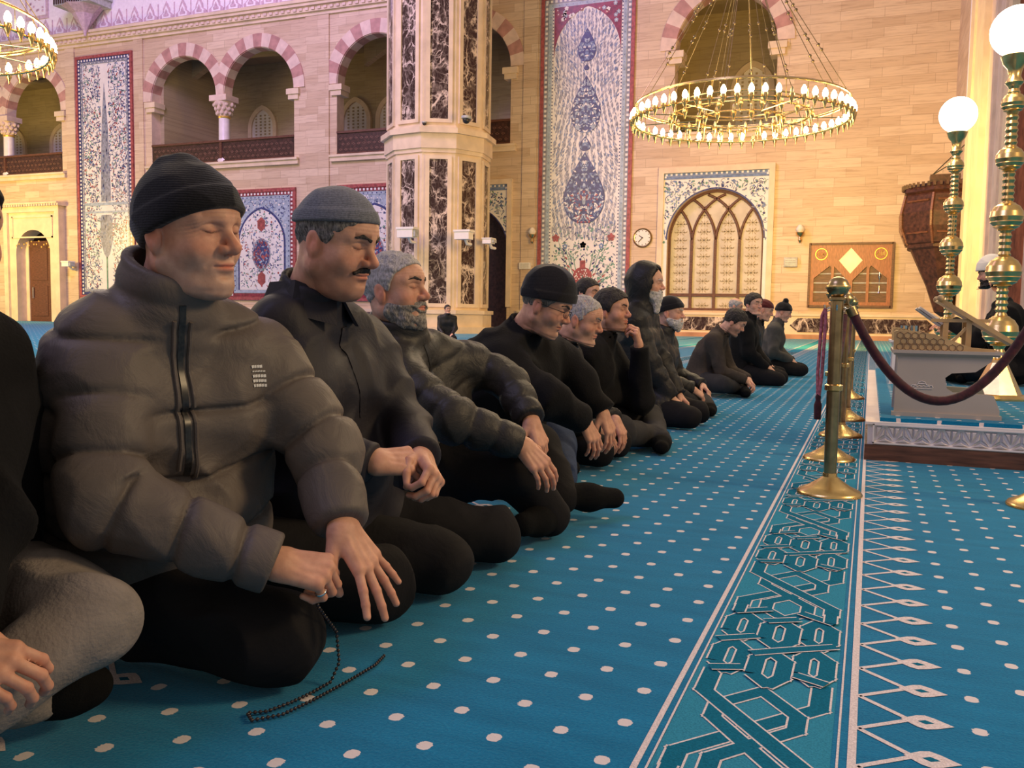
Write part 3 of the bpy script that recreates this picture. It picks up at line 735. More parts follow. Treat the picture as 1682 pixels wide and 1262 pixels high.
# railings
for (x0, x1), lb in zip(((-49.9, -41.1), (-34.8, -26.0), (-23.6, -14.8)), ('carved brown wooden balustrade of the gallery above the stone doorway', 'carved brown wooden balustrade of the gallery behind the man in black beanie', 'carved brown wooden balustrade of the gallery cut by the marble pillar')):
    t = thing('balustrade', lb, 'railing', ((x0+x1)/2, WY+.1, SILL), 'gallery balustrades')
    pn_ = MB().mat('dark_wood').box(x0, x1, WY+.02, WY+.16, SILL, SILL+1.0).build('panel', t)
    MB().mat('brown_wood').box(x0, x1, WY-.04, WY+.2, SILL+1.0, SILL+1.1).box(x0, x1, WY-.02, WY+.2, SILL, SILL+.1).box((x0+x1)/2-.07, (x0+x1)/2+.07, WY-.02, WY+.2, SILL, SILL+1.05).build('frame', t)
    mb = MB().mat('carved_light')
    n = int((x1-x0)/.28)
    for i in range(n):
        for j in range(3):
            cx = x0+.2+i*.28+(.14 if j % 2 else 0); cz = SILL+.25+j*.25; r1 = .10
            if cx > x1-.15: continue
            mb.add([(cx-r1, WY+.01, cz), (cx, WY+.01, cz-r1*.6), (cx+r1, WY+.01, cz), (cx, WY+.01, cz+r1*.6), (cx-r1*.5, WY+.01, cz), (cx, WY+.01, cz-r1*.3), (cx+r1*.5, WY+.01, cz), (cx, WY+.01, cz+r1*.3)], [(0, 1, 5, 4), (1, 2, 6, 5), (2, 3, 7, 6), (3, 0, 4, 7)])
    mb.build('carving', pn_)
# gallery columns with leaf capitals
for x, lb in ((-45.5, 'white gallery column with leafy capital at the left picture edge'), (-30.4, 'white gallery column with leafy capital between the twin arches')):
    t = thing('gallery_column', lb, 'column', (x, WY+.3, SILL), 'gallery columns')
    MB().mat('marble_white').lathe([(.36, SILL), (.36, SILL+.15), (.29, SILL+.25), (.27, SILL+2.2)], (x, WY+.3, 0), 20).build('shaft', t, smooth=40)
    c = MB().mat('gold_paint').lathe([(.29, SILL+2.2), (.31, SILL+2.25), (.29, SILL+2.3)], (x, WY+.3, 0), 20); c.build('collar', t, smooth=40)
    c = MB().mat('pale_stone').lathe([(.28, SILL+2.3), (.36, SILL+2.6), (.5, SILL+2.95), (.5, SILL+3.0)], (x, WY+.3, 0), 16)
    for k in range(3):
        for q in range(10):
            a = 2*PI*(q+.5*k)/10; rr = .34+.07*k; zz = SILL+2.45+.2*k; c.sphere((x+rr*math.cos(a), WY+.3+rr*math.sin(a), zz), .09, 6, 5, (1, 1, 1.3))
    c.box(x-.52, x+.52, WY-.2, WY+.75, SILL+3.0, SILL+3.28); c.build('capital', t, smooth=40)

# ---- tile panels
def quadm(mb, cx, cz, a, l, w, y):
    # small leaf
    c, s = math.cos(a), math.sin(a); P = [(-l, 0), (-l*.2, w), (l, 0), (-l*.2, -w)]
    mb.poly([(cx+p[0]*c-p[1]*s, y, cz+p[0]*s+p[1]*c) for p in P])
def disc(mb, cx, cz, r, y, n=8, rz=None, a0=0):
    rz = rz or r; mb.poly([(cx+r*math.cos(a0+2*PI*k/n), y, cz+rz*math.sin(a0+2*PI*k/n)) for k in range(n)])
def flower(mb, cx, cz, r, y, pet, core):
    mb.mat(pet)
    for k in range(5):
        a = 2*PI*k/5+.3; disc(mb, cx+r*.62*math.cos(a), cz+r*.62*math.sin(a), r*.42, y, 6)
    mb.mat(core); disc(mb, cx, cz, r*.3, y-.003, 6)
def inside(poly, x, z):
    c = False; j = len(poly)-1
    for i in range(len(poly)):
        xi, zi = poly[i]; xj, zj = poly[j]
        if (zi > z) != (zj > z) and x < (xj-xi)*(z-zi)/(zj-zi)+xi: c = not c
        j = i
    return c
def border(mb, x0, x1, z0, z1, y, w, ground, dots, step=.16, size=.085):
    mb.mat(ground)
    for a in ((x0, x0+w, z0, z1), (x1-w, x1, z0, z1), (x0+w, x1-w, z1-w, z1), (x0+w, x1-w, z0, z0+w)): mb.box(a[0], a[1], y, y+.02, a[2], a[3])
    mb.mat(dots); h = size/2
    z = z0+step/2
    while z < z1:
        for x in (x0+w/2, x1-w/2): mb.poly([(x-h, y-.003, z-h), (x+h, y-.003, z-h), (x+h, y-.003, z+h), (x-h, y-.003, z+h)])
        z += step
    x = x0+step/2
    while x < x1:
        mb.poly([(x-h, y-.003, z1-w/2-h), (x+h, y-.003, z1-w/2-h), (x+h, y-.003, z1-w/2+h), (x-h, y-.003, z1-w/2+h)]); x += step
def frame_part(t, x0, x1, z0, z1, w=.15, mat='tile_red', p=.1):
    m = MB().mat(mat)
    for a in ((x0, x0+w, z0, z1), (x1-w, x1, z0, z1), (x0+w, x1-w, z1-w, z1), (x0+w, x1-w, z0, z0+w)): m.box(a[0], a[1], WY-p, WY, a[2], a[3])
    m.build('frame', t)
def arabesque(mb, x0, x1, z0, z1, y, n, cols, test=None, lo=.05, hi=.11):
    for i in range(n):
        x, z = rnd.uniform(x0, x1), rnd.uniform(z0, z1)
        if test and not test(x, z): continue
        mb.mat(rnd.choice(cols)); q = rnd.random()
        if q < .55: quadm(mb, x, z, rnd.uniform(0, 6.28), rnd.uniform(lo, hi), rnd.uniform(.02, .035), y-.002*rnd.random())
        elif q < .8: disc(mb, x, z, rnd.uniform(.035, .06), y-.002*rnd.random(), 6)
        else:
            a = rnd.uniform(0, 6.28); r = rnd.uniform(.08, .14)
            for k in range(5):
                b0, b1 = a+k*.5, a+(k+1)*.5
                mb.poly([(x+r*math.cos(b0), y, z+r*math.sin(b0)), (x+r*math.cos(b1), y, z+r*math.sin(b1)), (x+(r-.025)*math.cos(b1), y, z+(r-.025)*math.sin(b1)), (x+(r-.025)*math.cos(b0), y, z+(r-.025)*math.sin(b0))])
def drop(cx, z0, z1, hw, low=.38, n=10):
    # pointed oval, widest at the given fraction of its height
    pts = []; zm = z0+(z1-z0)*low
    for i in range(n+1):
        t = i/n; pts.append((cx+hw*math.sin(PI/2*t)**.8, z0+(zm-z0)*(1-math.cos(PI/2*t))))
    for i in range(1, n+1):
        t = i/n; pts.append((cx+hw*(1-t**1.35), zm+(z1-zm)*t))
    return pts+[(2*cx-p[0], p[1]) for p in reversed(pts[1:-1])]
# tall panel with navy medallions
x0, x1, z0, z1 = -13.42, -9.36, 1.35, 14.12; cx = (x0+x1)/2
t = thing('tiled_mural', 'tall tiled panel with three navy medallions in a red frame', 'tile panel', (cx, WY, z0)); frame_part(t, x0, x1, z0, z1)
mb = MB().mat('tile_white').box(x0+.1, x1-.1, WY-.04, WY, z0+.1, z1-.1)
border(mb, x0+.15, x1-.15, z0+.15, z1-.15, WY-.06, .17, 'tile_grey_blue', 'tile_white', .2, .10)
border(mb, x0+.34, x1-.34, z0+.34, z1-.34, WY-.06, .16, 'tile_pale_blue', 'tile_blue', .3, .04)
border(mb, x0+.50, x1-.50, z0+.5, z1-.5, WY-.055, .07, 'tile_white', 'tile_navy', .14, .05)
ar = arch_pts(cx, 1.44, 11.6, 1.95, 12)
mb.mat('tile_maroon').prism([(cx-1.45, 11.6)]+[(cx-1.45, 13.62), (cx+1.45, 13.62), (cx+1.45, 11.6)]+ar[::-1], WY-.06, WY-.04)
for i in range(70):
    x, z = rnd.uniform(cx-1.35, cx+1.35), rnd.uniform(11.8, 13.55)
    if z > 13.2-abs(x-cx)*.2 and not inside(ar, x, z) or (abs(x-cx) > 1.1 and z > 12.6): flower(mb, x, z, .09, WY-.07, rnd.choice(['tile_white', 'tile_pale_blue', 'tile_red']), 'tile_white')
meds = [(11.3, 12.67, .40), (8.4, 10.75, .66), (7.65, 8.25, .26), (4.65, 7.6, .92), (10.95, 11.2, .12)]
mp_ = [drop(cx, a, b, w) for a, b, w in meds]
nr = 0
for i in range(8200):
    x, z = rnd.uniform(cx-1.40, cx+1.40), rnd.uniform(4.0, 13.4)
    if not (z < 11.6 or inside(ar, x, z)): continue
    if any(inside(q, x, z) for q in mp_): continue
    k = round((x-cx)/.145)*.145+cx if True else x
    # leaves run along curved stems that spread from the centre line
    ph = (z*1.0) % 4.6; a = PI/2-(x-cx)*.45*math.sin(z*.68)
    st = (x-cx)*math.cos(.0)+.35*math.sin(z*.68)*(1 if x > cx else -1)*min(abs(x-cx), 1)
    if (st/.19) % 1 > .60: continue
    mb.mat(rnd.choice(['tile_grey_blue', 'tile_grey_blue', 'tile_grey_leaf', 'tile_blue', 'tile_grey_leaf'])); quadm(mb, x, z, a+rnd.uniform(-.45, .45), .10, .030, WY-.0425-.002*rnd.random())
for q, (a, b, w) in zip(mp_, meds):
    mb.mat('tile_navy').prism(q, WY-.055, WY-.04)
    if w < .2: continue
    n = int(60*w*(b-a))
    for i in range(int(n*1.7)):
        x, z = rnd.uniform(0, w), rnd.uniform(a, b)
        if not inside(q, cx+x+.05, z): continue
        m_ = rnd.choice(['tile_pale_blue', 'tile_blue', 'tile_pale_blue', 'tile_white', 'tile_red' if z < 6 else 'tile_blue']); aa = rnd.uniform(0, 3.14); l = rnd.uniform(.05, .1)
        for s_, an in ((1, aa), (-1, PI-aa)):
            mb.mat(m_); quadm(mb, cx+s_*x, z, an, l, l*.45, WY-.058-.002*rnd.random())
# vase and flowering stems at the foot
mb.mat('tile_red'); disc(mb, cx, 2.45, .42, WY-.05, 14, .38); mb.box(cx-.12, cx+.12, WY-.052, WY-.04, 2.75, 3.1)
mb.mat('tile_white')
for i in range(40):
    a, r = rnd.uniform(0, 6.28), rnd.uniform(0, .33); disc(mb, cx+r*math.cos(a), 2.45+r*math.sin(a), .03, WY-.056, 6)
mb.mat('tile_green')
for s_ in (-1, 1):
    for k, (ex, ez) in enumerate(((1.2, 4.2), (.8, 3.7), (.45, 3.4), (1.0, 2.4), (1.25, 3.0))):
        for j in range(12):
            u = j/12.; xx = cx+s_*(ex*u**.8); zz = 1.6+(ez-1.6)*u; mb.mat('tile_green'); quadm(mb, xx, zz, PI/2-s_*.4, .14, .02, WY-.045)
            if j % 2: mb.mat(rnd.choice(['tile_navy', 'tile_green', 'tile_red'])); quadm(mb, xx+s_*.12, zz+.04, .7*s_+(0 if s_ > 0 else PI), .12, .04, WY-.047)
    flower(mb, cx+s_*1.22, 4.05, .17, WY-.05, 'tile_red', 'tile_red'); flower(mb, cx+s_*.8, 3.7, .12, WY-.05, 'tile_blue', 'tile_white'); flower(mb, cx, 3.75, .14, WY-.05, 'tile_navy', 'tile_red')
arabesque(mb, cx-1.38, cx+1.38, 1.7, 4.6, WY-.043, 420, ['tile_green', 'tile_grey_blue', 'tile_navy', 'tile_green'], lambda x, z: abs(x-cx) > .45 or z > 3)
mb.build('tiling', t, fixn=False)
# cypress panel
x0, x1, z0, z1 = -39.95, -36.0, 1.35, 14.1; cx = (x0+x1)/2
t = thing('tiled_mural', 'tall tiled panel with a slender blue cypress on white', 'tile panel', (cx, WY, z0)); frame_part(t, x0, x1, z0, z1)
mb = MB().mat('tile_white').box(x0+.1, x1-.1, WY-.04, WY, z0+.1, z1-.1)
border(mb, x0+.15, x1-.15, z0+.15, z1-.15, WY-.06, .17, 'tile_navy', 'tile_white', .2, .10)
border(mb, x0+.34, x1-.34, z0+.34, z1-.34, WY-.06, .12, 'tile_grey_blue', 'tile_white', .3, .05)
cyp = [(cx-.34, 6.45), (cx-.30, 8.5), (cx-.2, 10.5), (cx, 12.6), (cx+.2, 10.5), (cx+.30, 8.5), (cx+.34, 6.45)]
low = [(cx-.42, 5.6), (cx-.3, 5.75), (cx+.3, 5.75), (cx+.42, 5.6), (cx+.42, 4.4), (cx+.2, 3.7), (cx, 3.45), (cx-.2, 3.7), (cx-.42, 4.4)]
for c_ in (cyp, low): mb.mat('tile_grey_blue').prism(c_, WY-.05, WY-.04)
for i in range(240):
    c_ = rnd.choice((cyp, low)); x, z = rnd.uniform(cx-.38, cx+.38), rnd.uniform(3.5, 12.5)
    if inside(c_, x, z): mb.mat(rnd.choice(['tile_navy', 'tile_pale_blue', 'tile_blue'])); quadm(mb, x, z, 1.57, .1, .03, WY-.052)
mb.mat('tile_pale_blue').box(x0+.47, x1-.47, WY-.05, WY-.04, 6.25, 6.4).box(x0+.47, x1-.47, WY-.05, WY-.04, 5.85, 5.95)
mb.mat('tile_green').box(cx-.05, cx+.05, WY-.05, WY-.04, 1.8, 3.5)
arabesque(mb, x0+.5, x1-.5, 1.6, 13.6, WY-.044, 3200, ['tile_navy', 'tile_navy', 'tile_grey_blue', 'tile_blue', 'tile_red', 'tile_green'], lambda x, z: not inside(cyp, x, z) and not inside(low, x, z) and abs(x-cx) > .42*(1 if z < 8 else .7), .06, .15)
mb.build('tiling', t, fixn=False)
# low niche panels
for x0, x1, lb in ((-29.95, -25.88, 'arched tile panel with a red and blue oval medallion beside the grey skullcap'), (-23.55, -19.5, 'arched tile panel in a red frame half hidden by the marble pillar')):
    z0, z1 = 1.3, 6.72; cx = (x0+x1)/2
    t = thing('tiled_mural', lb, 'tile panel', (cx, WY, z0)); frame_part(t, x0, x1, z0, z1, .16)
    mb = MB().mat('tile_pale_blue').box(x0+.1, x1-.1, WY-.04, WY, z0+.1, z1-.1)
    border(mb, x0+.16, x1-.16, z0+.16, z1-.16, WY-.06, .17, 'tile_maroon', 'tile_white', .2, .10)
    border(mb, x0+.35, x1-.35, z0+.35, z1-.35, WY-.06, .14, 'tile_pale_blue', 'tile_navy', .24, .06)
    ar = [(cx-1.42, z0+.5)]+arch_pts(cx, 1.42, 4.1, 1.75, 12)+[(cx+1.42, z0+.5)]; ar2 = [(cx-1.32, z0+.5)]+arch_pts(cx, 1.32, 4.1, 1.64, 12)+[(cx+1.32, z0+.5)]
    mb.mat('tile_navy').prism(ar, WY-.05, WY-.04); mb.mat('tile_white').prism(ar2, WY-.056, WY-.045)
    arabesque(mb, cx-1.4, cx+1.4, 4.6, 6.2, WY-.043, 200, ['tile_white', 'tile_blue', 'tile_navy'], lambda x, z: not inside(ar, x, z))
    ov = [(cx+.48*math.cos(a), 3.55+.68*math.sin(a)) for a in [2*PI*k/20 for k in range(20)]]
    mb.mat('tile_grey_blue').prism([(cx+(p[0]-cx)*1.15, 3.55+(p[1]-3.55)*1.15) for p in ov], WY-.060, WY-.05); mb.mat('tile_navy').prism(ov, WY-.066, WY-.05)
    for zc in (5.0, 2.35): mb.mat('tile_red').prism([(cx+.26*math.cos(a), zc+.36*math.sin(a)) for a in [2*PI*k/6+.52 for k in range(6)]], WY-.062, WY-.05)
    arabesque(mb, cx-.45, cx+.45, 2.9, 4.2, WY-.069, 130, ['tile_red', 'tile_pale_blue', 'tile_red'], lambda x, z: inside(ov, x, z))
    arabesque(mb, cx-1.25, cx+1.25, 1.9, 5.7, WY-.059, 420, ['tile_navy', 'tile_grey_blue', 'tile_blue', 'tile_red', 'tile_green'], lambda x, z: inside(ar2, x, z) and not inside(ov, x, z))
    mb.build('tiling', t, fixn=False)
# tiled arch surrounds
def surround(x0, x1, z0, z1, hole, lb):
    cx = (x0+x1)/2; t = thing('tile_surround', lb, 'tile surround', (cx, WY, z0), 'tiled arch surrounds')
    m = MB().mat('cream_stone')
    for a in ((x0-.22, x0, z0, z1+.22), (x1, x1+.22, z0, z1+.22), (x0, x1, z1, z1+.22)): m.box(a[0], a[1], WY-.14, WY, a[2], a[3])
    m.build('frame', t)
    mb = MB().mat('tile_white'); out = [(x0, z0), (x0, z1), (x1, z1), (x1, z0)]
    mb.prism([(x0, z0), (x0, z1), (x1, z1), (x1, z0)]+hole[::-1], WY-.05, WY)
    border(mb, x0, x1, z1-.25-(z1-z0)*0, z1, WY-.07, .12, 'tile_blue', 'tile_white', .2, .08)
    n = len(hole)
    for i in range(1, n-2):
        (a, b), (c, d) = hole[i], hole[i+1]; k = 1.07
        def o(p, q, s): return ((p-cx)*s+cx, (q-3.9)*s+3.9)
        mb.mat('tile_navy'); A, B, C, D = o(a, b, 1.0), o(c, d, 1.0), o(c, d, 1.03), o(a, b, 1.03); mb.poly([(A[0], WY-.055, A[1]), (B[0], WY-.055, B[1]), (C[0], WY-.055, C[1]), (D[0], WY-.055, D[1])])
    arabesque(mb, x0+.05, x1-.05, z0+2.6, z1-.3, WY-.058, 900, ['tile_blue', 'tile_grey_blue', 'tile_navy', 'tile_green', 'tile_blue'], lambda x, z: not inside([((p[0]-cx)*1.04+cx, (p[1]-3.9)*1.04+3.9) for p in hole], x, z))
    mb.build('tiling', t, fixn=False)
surround(-8.0, -3.88, 1.05, 6.55, hE, 'blue and white tiled surround over the glazed arched screen')
surround(-18.75, -14.86, 1.1, 6.42, [(-18.4, 1.1)]+hK[1:-1]+[(-14.86+.0, 1.1)], 'blue and white tiled surround right behind the marble pillar')
# glazed screen with interlaced tracery
t = thing('arched_screen', 'tall arched screen of patterned glass in interlaced brown tracery', 'screen', (-5.92, WY+.4, 1.05))
xl, xr = -7.82, -4.02; s_ = (xr-xl)/4; ye = WY+.30
out = [(p[0], p[1]) for p in hE]
MB().mat('ivory_glass' if 'ivory_glass' in MATS else 'ivory_fabric').prism(out, ye+.05, ye+.09).build('glass', t)
fr = MB().mat('brown_wood')
inn = [((p[0]+5.92)*.955-5.92, (p[1]-1.05)*.965+1.05+(.07 if i not in (0, len(out)-1) else .1)) for i, p in enumerate(out)]
fr.prism(out, ye-.08, ye+.08, 'xz', [inn])
for k in (1, 2, 3): fr.box(xl+s_*k-.055, xl+s_*k+.055, ye-.07, ye+.07, 1.05, 3.9)
fr.box(xl, xr, ye-.06, ye+.06, 1.62, 1.74)
for k in range(0, 5):
    for sg in (-1, 1):
        cxx = xl+s_*k+sg*2.0*s_; pts = []
        for j in range(25):
            a = j/24*1.25; px_, pz_ = cxx-sg*2*s_*math.cos(a), 3.75+2*s_*math.sin(a)*1.08
            if inside(out, px_, pz_): pts.append((px_, ye, pz_))
            else: break
        if len(pts) > 2: fr.tube(pts, .055, 6)
fr.build('tracery', t)
pt = MB().mat('gallery_stone')
for k in range(4):
    xc = xl+s_*(k+.5)
    for j in range(13):
        z = 1.25+j*.33; 
        if j == 1: continue
        for dx, dz, aa, l in ((0, .0, 0, .3), (0, 0, 1.57, .15), (.14, 0, 1.57, .07), (-.14, 0, 1.57, .07), (.22, .0, .8, .07), (-.22, 0, 2.3, .07), (.1, .08, .8, .08), (-.1, .08, 2.3, .08), (.1, -.08, -.8, .08), (-.1, -.08, -2.3, .08)):
            if inside(inn, xc+dx, z+dz+.15) and abs(dx)+l*abs(math.cos(aa)) < .42: quadm(pt, xc+dx, z+dz, aa, l, .025, ye+.045); quadm(pt, xc+dx, z+dz, aa+PI, l, .025, ye+.044)
pt.build('pattern', t, fixn=False)
# stone doorway at the left
t = thing('stone_doorway', 'pale carved stone door frame with a shallow arch, far left', 'doorway', (-43.15, WY, 0))
m = MB().mat('cream_stone')
m.prism([(-45.25, 0), (-45.25, 6.2), (-41.05, 6.2), (-41.05, 0)]+hL[::-1], WY-.28, WY)
for x0, x1, z0, z1, p in ((-45.26, -44.95, 0.01, 6.2, .42), (-41.35, -41.03, 0.01, 6.2, .42), (-45.27, -41.02, 6.0, 6.3, .43), (-45.45, -40.85, 6.3, 6.42, .55), (-45.35, -40.95, 6.42, 6.5, .6)): m.box(x0, x1, WY-p, WY, z0, z1)
for x0, x1, z0, z1 in ((-44.7, -44.62, 4.6, 5.8), (-41.7, -41.62, 4.6, 5.8), (-44.7, -41.62, 5.72, 5.8), (-44.7, -41.62, 4.6, 4.68)): m.box(x0, x1, WY-.33, WY-.2, z0, z1)
for i in range(24): m.box(-45.3+i*.19, -45.3+i*.19+.1, WY-.62, WY-.5, 6.3, 6.4)
m.build('frame', t)
m = MB().mat('gold_paint')
for i in range(14): disc(m, -44.4+i*.19, 4.3+.12*math.sin(i*2.3)+(.0 if 3 < i < 10 else -.1), .05, WY-.285, 6)
m.build('carving', t, fixn=False)
d = MB().mat('brown_wood').box(-44.2, -42.62, WY+.35, WY+.42, 0, 4.5).box(-44.0, -42.82, WY+.32, WY+.36, .3, 2.0).box(-44.0, -42.82, WY+.32, WY+.36, 2.3, 4.2)
d = struct(d.build('door_1')); 
h = MB().mat('chrome').tube([(-43.85, WY+.33, 1.3), (-43.85, WY+.24, 1.3), (-43.85, WY+.24, 1.9), (-43.85, WY+.33, 1.9)], .04, 6); h = h.build('door_handle'); h.parent = d
MB().mat('cream_stone').box(-42.55, -42.3, WY+.3, WY+.5, 0, 4.5).box(-44.45, -44.2, WY+.3, WY+.5, 0, 4.5).build('jamb', t)
bk = MB().mat('dark_wood').box(-46, -40, WY+1.4, WY+1.5, 0, 6).box(-20, -13, WY+1.6, WY+1.7, 0, 6.5); struct(bk.build('wall_lobby'))
# skirting, dado and dark marble insets
sk = MB().mat('skirting_stone').box(-41.0, 2.5, WY-.32, WY, 0, .17); struct(sk.build('baseboard_far'))
dd = MB().mat('cream_stone').box(-14.3, 2.5, WY-.16, WY, .17, .95).box(-14.3, 2.5, WY-.22, WY, .88, .97).box(-40.5, -18.6, WY-.16, WY, .17, .95)
dd.mat('marble_dark')
for x0, x1 in ((-12.5, -9.9), (-8.9, -3.9), (-2.9, -.9), (-.7, 2.2), (-35, -31), (-30, -26), (-25, -20)):
    dd.prism([(x0, .52), (x0+.3, .27), (x1-.3, .27), (x1, .52), (x1-.3, .8), (x0+.3, .8)], WY-.2, WY-.15)
struct(dd.build('trim_5'))

# ---- wall on the right (the prayer-niche wall), seen at a grazing angle
wr = MB().mat('wall_stone_side').box(2.5, 3.2, 28.6, WY, 0, 26)
wr.mat('white_plaster')
for y in (28.9, 29.6, 30.6): wr.box(2.42, 2.5, y, y+.28, 6.5, 26)
wr.mat('cream_stone').box(2.3, 3.6, 25.2, 28.6, 0, 26).box(2.24, 3.59, 27.2, 28.2, 0, 26)
wr.mat('pale_stone').box(2.45, 4.2, 22.4, 25.2, 0, 26).box(2.38, 4, 23.3, 23.7, 0, 26)
wr.mat('cabinet_wood').box(2.62, 2.98, 21.9, 22.4, 0, 9.0)
wr.mat('pale_stone').box(2.98, 5.0, 21.5, 22.39, 0, 26).box(3.02, 3.1, 21.4, 21.5, 0, 26)
wr.mat('cream_stone').box(2.5, 2.64, 21.8, 22.4, 0, 26).box(2.62, 2.98, 21.8, 22.4, 9.0, 9.4)
struct(wr.build('wall_right'))
# ------------------------------------------------------------------ people
def at(x, y, d): return ray(x, y)*d+np.array([0, 0, EYE])      # point at a given distance from the camera
def ik(s, w, pole, l1=.29, l2=.27):
    s, w = V(*s), V(*w); d = w-s; L_ = np.linalg.norm(d); k = (l1+l2)*.995
    if L_ > k: l1 *= L_/k; l2 *= L_/k
    a = (l1*l1-l2*l2+L_*L_)/(2*L_); hgt = math.sqrt(max(l1*l1-a*a, 0)); u = d/L_; p = V(*pole); p = unit(p-u*(p@u)); return s+u*a+p*hgt
def bbox(pts, pad): p = np.array(pts); return p.min(0)-pad, p.max(0)+pad
def man(label, J, head, coat, trousers, hat=None, hair=None, beard=None, brows='hair_black', hands=None, skin='skin', girth=1.0, h=.012, hh=.004, hd=.004,
        socks=None, extras=(), shirt=None, group=None, seed=1, toes=None, moustache=None, glasses=False):
    J = {k: np.asarray(v, float) for k, v in J.items()}
    pel, nb = J['pel'], J['nb']; hc = np.asarray(head['c'], float); HR = frame(*head.get('rot', (0, 0, 0))); hs = head.get('s', 1.0); ho = head.get('o', {})
    root = thing('person', label, 'person', (pel[0], pel[1], 0.0 if 'floor' not in J else J['floor'][2]), group)
    w1, w2 = Waves(seed, 26), Waves(seed+5, 14); fw1, fw2 = Waves(seed+9, 60, 9), Waves(seed+2, 9)
    toH = lambda P: ((P-hc)@HR)/hs
    LAT = unit(J['sl']-J['sr']); UP = unit(nb-pel); FW = np.cross(LAT, UP); FW = FW/np.linalg.norm(FW)
    g = girth
    # ---------------- body (one mesh): head and neck, hands and forearms, a simple core under the clothes
    def hsdf(P):
        d = head_sdf(toH(P), ho)*hs
        d = smin(d, rc(P, hc+HR@V(-.020, 0, -.030)*hs, nb-UP*.03-FW*.012, .052*hs*(1+.12*ho.get('fat', 0)), .052), .03)
        return d
    lo, hi = bbox([hc+HR@V(.0, 0, .03)], .155*hs); lo[2] -= .07
    hv, hq = sn_mesh(hsdf, lo, hi, hd, proj=2)
    parts = [(hv, hq)]; cols = [head_tone(toH(hv), ho)]
    hp = {}
    for side in ('r', 'l'):
        spec = (hands or {}).get(side)
        w, e = J['w'+side], J['e'+side]
        if spec is None: continue
        th = 1 if side == 'r' else -1
        fwd = spec.get('fwd', unit(w-e)); A = axes(fwd, spec.get('up', (0, 0, 1)))
        pr = hand_prims(th, spec.get('curl', .35), spec.get('spread', .1), spec.get('thumb', .3), spec.get('each')); sc = spec.get('s', 1.0)
        wrist = w
        def f(P, A=A, pr=pr, w=w, e=e, sc=sc):
            Q = ((P-w)@A)/sc; d = hand_sdf(Q, pr)*sc
            d = smin(d, rc(P, w+(A[:, 0])*.012, w+unit(e-w)*.13, .0235*sc, .030), .018)
            # tendons and knuckles
            tend = np.zeros(len(P))
            for y, x, ls, r in FL[:]:
                q = rc(Q, (.03, y*th*.7, .016), (x, y*th, .0135), .001, .001); tend = np.maximum(tend, np.exp(-(q/.0035)**2))
                kn = ((Q-np.array([x, y*th, .012]))**2).sum(1); tend = np.maximum(tend, 1.3*np.exp(-kn/.00009))
            return d-.0013*tend
        pts = [w, w+unit(e-w)*.10]+[w+A@(q[1]*sc) for q in pr]
        lo, hi = bbox(pts, .03); v, q = sn_mesh(f, lo, hi, hh, proj=2); parts.append((v, q))
        Q = ((v-w)@A)/sc; tt = np.ones((len(v), 3)); redk = np.zeros(len(v))
        for pa, pb, r1, r2, gi in pr:
            if gi: dd = ((Q-pa)**2).sum(1); redk = np.maximum(redk, np.exp(-dd/.00012))
        tt *= 1+(np.array([1.02, .84, .80])-1)*redk[:, None]
        # nails
        for gi in (1, 2, 3, 4, 5):
            seg = [p_ for p_ in pr if p_[4] == gi][-1]; dr = unit(seg[1]-seg[0]); up = unit(np.cross(dr, np.cross(V(0, 0, 1) if gi < 5 else V(0, .7*th, .7), dr)))
            c = seg[1]-dr*.002+up*seg[3]*.9; m = np.exp(-(((Q-c)/.0062)**2).sum(1)**2); tt *= 1+(np.array([1.16, 1.10, 1.08])-1)*m[:, None]
        cols.append(tt); hp[side] = (w, A, sc, pr)
    def core(P):
        d = smin(rc(P, pel, nb-UP*.07-FW*.02, .08, .06), rc(P, J['sr']*.8+nb*.2-FW*.02, J['sl']*.8+nb*.2-FW*.02, .03, .03), .05)
        for s in 'rl':
            for a, b, r1, r2 in ((J['s'+s], J['e'+s], .028, .026), (J['e'+s], J['w'+s], .026, .022), (J['h'+s], J['k'+s], .05, .035), (J['k'+s], J['a'+s], .035, .024)):
                d = smin(d, rc(P, a, b, r1, r2), .03)
        return d
    allp = [J[k] for k in J if k != 'floor']
    lo, hi = bbox(allp, .12); v, q = sn_mesh(core, lo, hi, max(.02, h*1.5)); parts.append((v, q)); cols.append(np.ones((len(v), 3)))
    mesh_obj('body', parts, skin, root, np.concatenate(cols))
    # ---------------- coat
    cq = coat.get('quilt'); amp = coat.get('amp', .010); fo = coat.get('fold', .006); th_ = coat.get('thick', 1.0)
    ch = pel+(nb-pel)*.62
    def arm(P, s):
        S, E, Wp = J['s'+s], J['e'+s], J['w'+s]; u = unit(Wp-E); We = Wp-u*coat.get('cuff', .0)
        a1, a2, a3 = .073*th_*coat.get('arm', 1), .062*th_*coat.get('arm', 1), .046*th_
        d1, t1 = rc(P, S, E, a1, a2, True); d2, t2 = rc(P, E, We+u*.03, a2, a3, True)
        d = smin(d1, d2, .03); L1 = np.linalg.norm(E-S); L2 = np.linalg.norm(We-E)
        s_ = np.where(d1 < d2, t1*L1, L1+t2*L2)
        if cq:
            sn = np.abs(np.sin(PI*(s_/cq+.10*w2(P)))); gw = coat.get('seam', .010)*PI/cq; gq = .45*sn**.8+.55*(1-np.exp(-(sn/gw)**2)); d = d-amp*(gq-.7)
            el = np.exp(-((P-E)**2).sum(1)/.012); d = d-.0045*fold(P, fw1, fw2)*(1-gq*.5)-.010*(fold(P, w1, w2)-.5)*(.35+el)
        else:
            el = np.exp(-((P-E)**2).sum(1)/.02); d = d-fo*(fold(P, w1, w2)-.6)*(.5+el)
        return smax(d, (P-We)@u, .008)
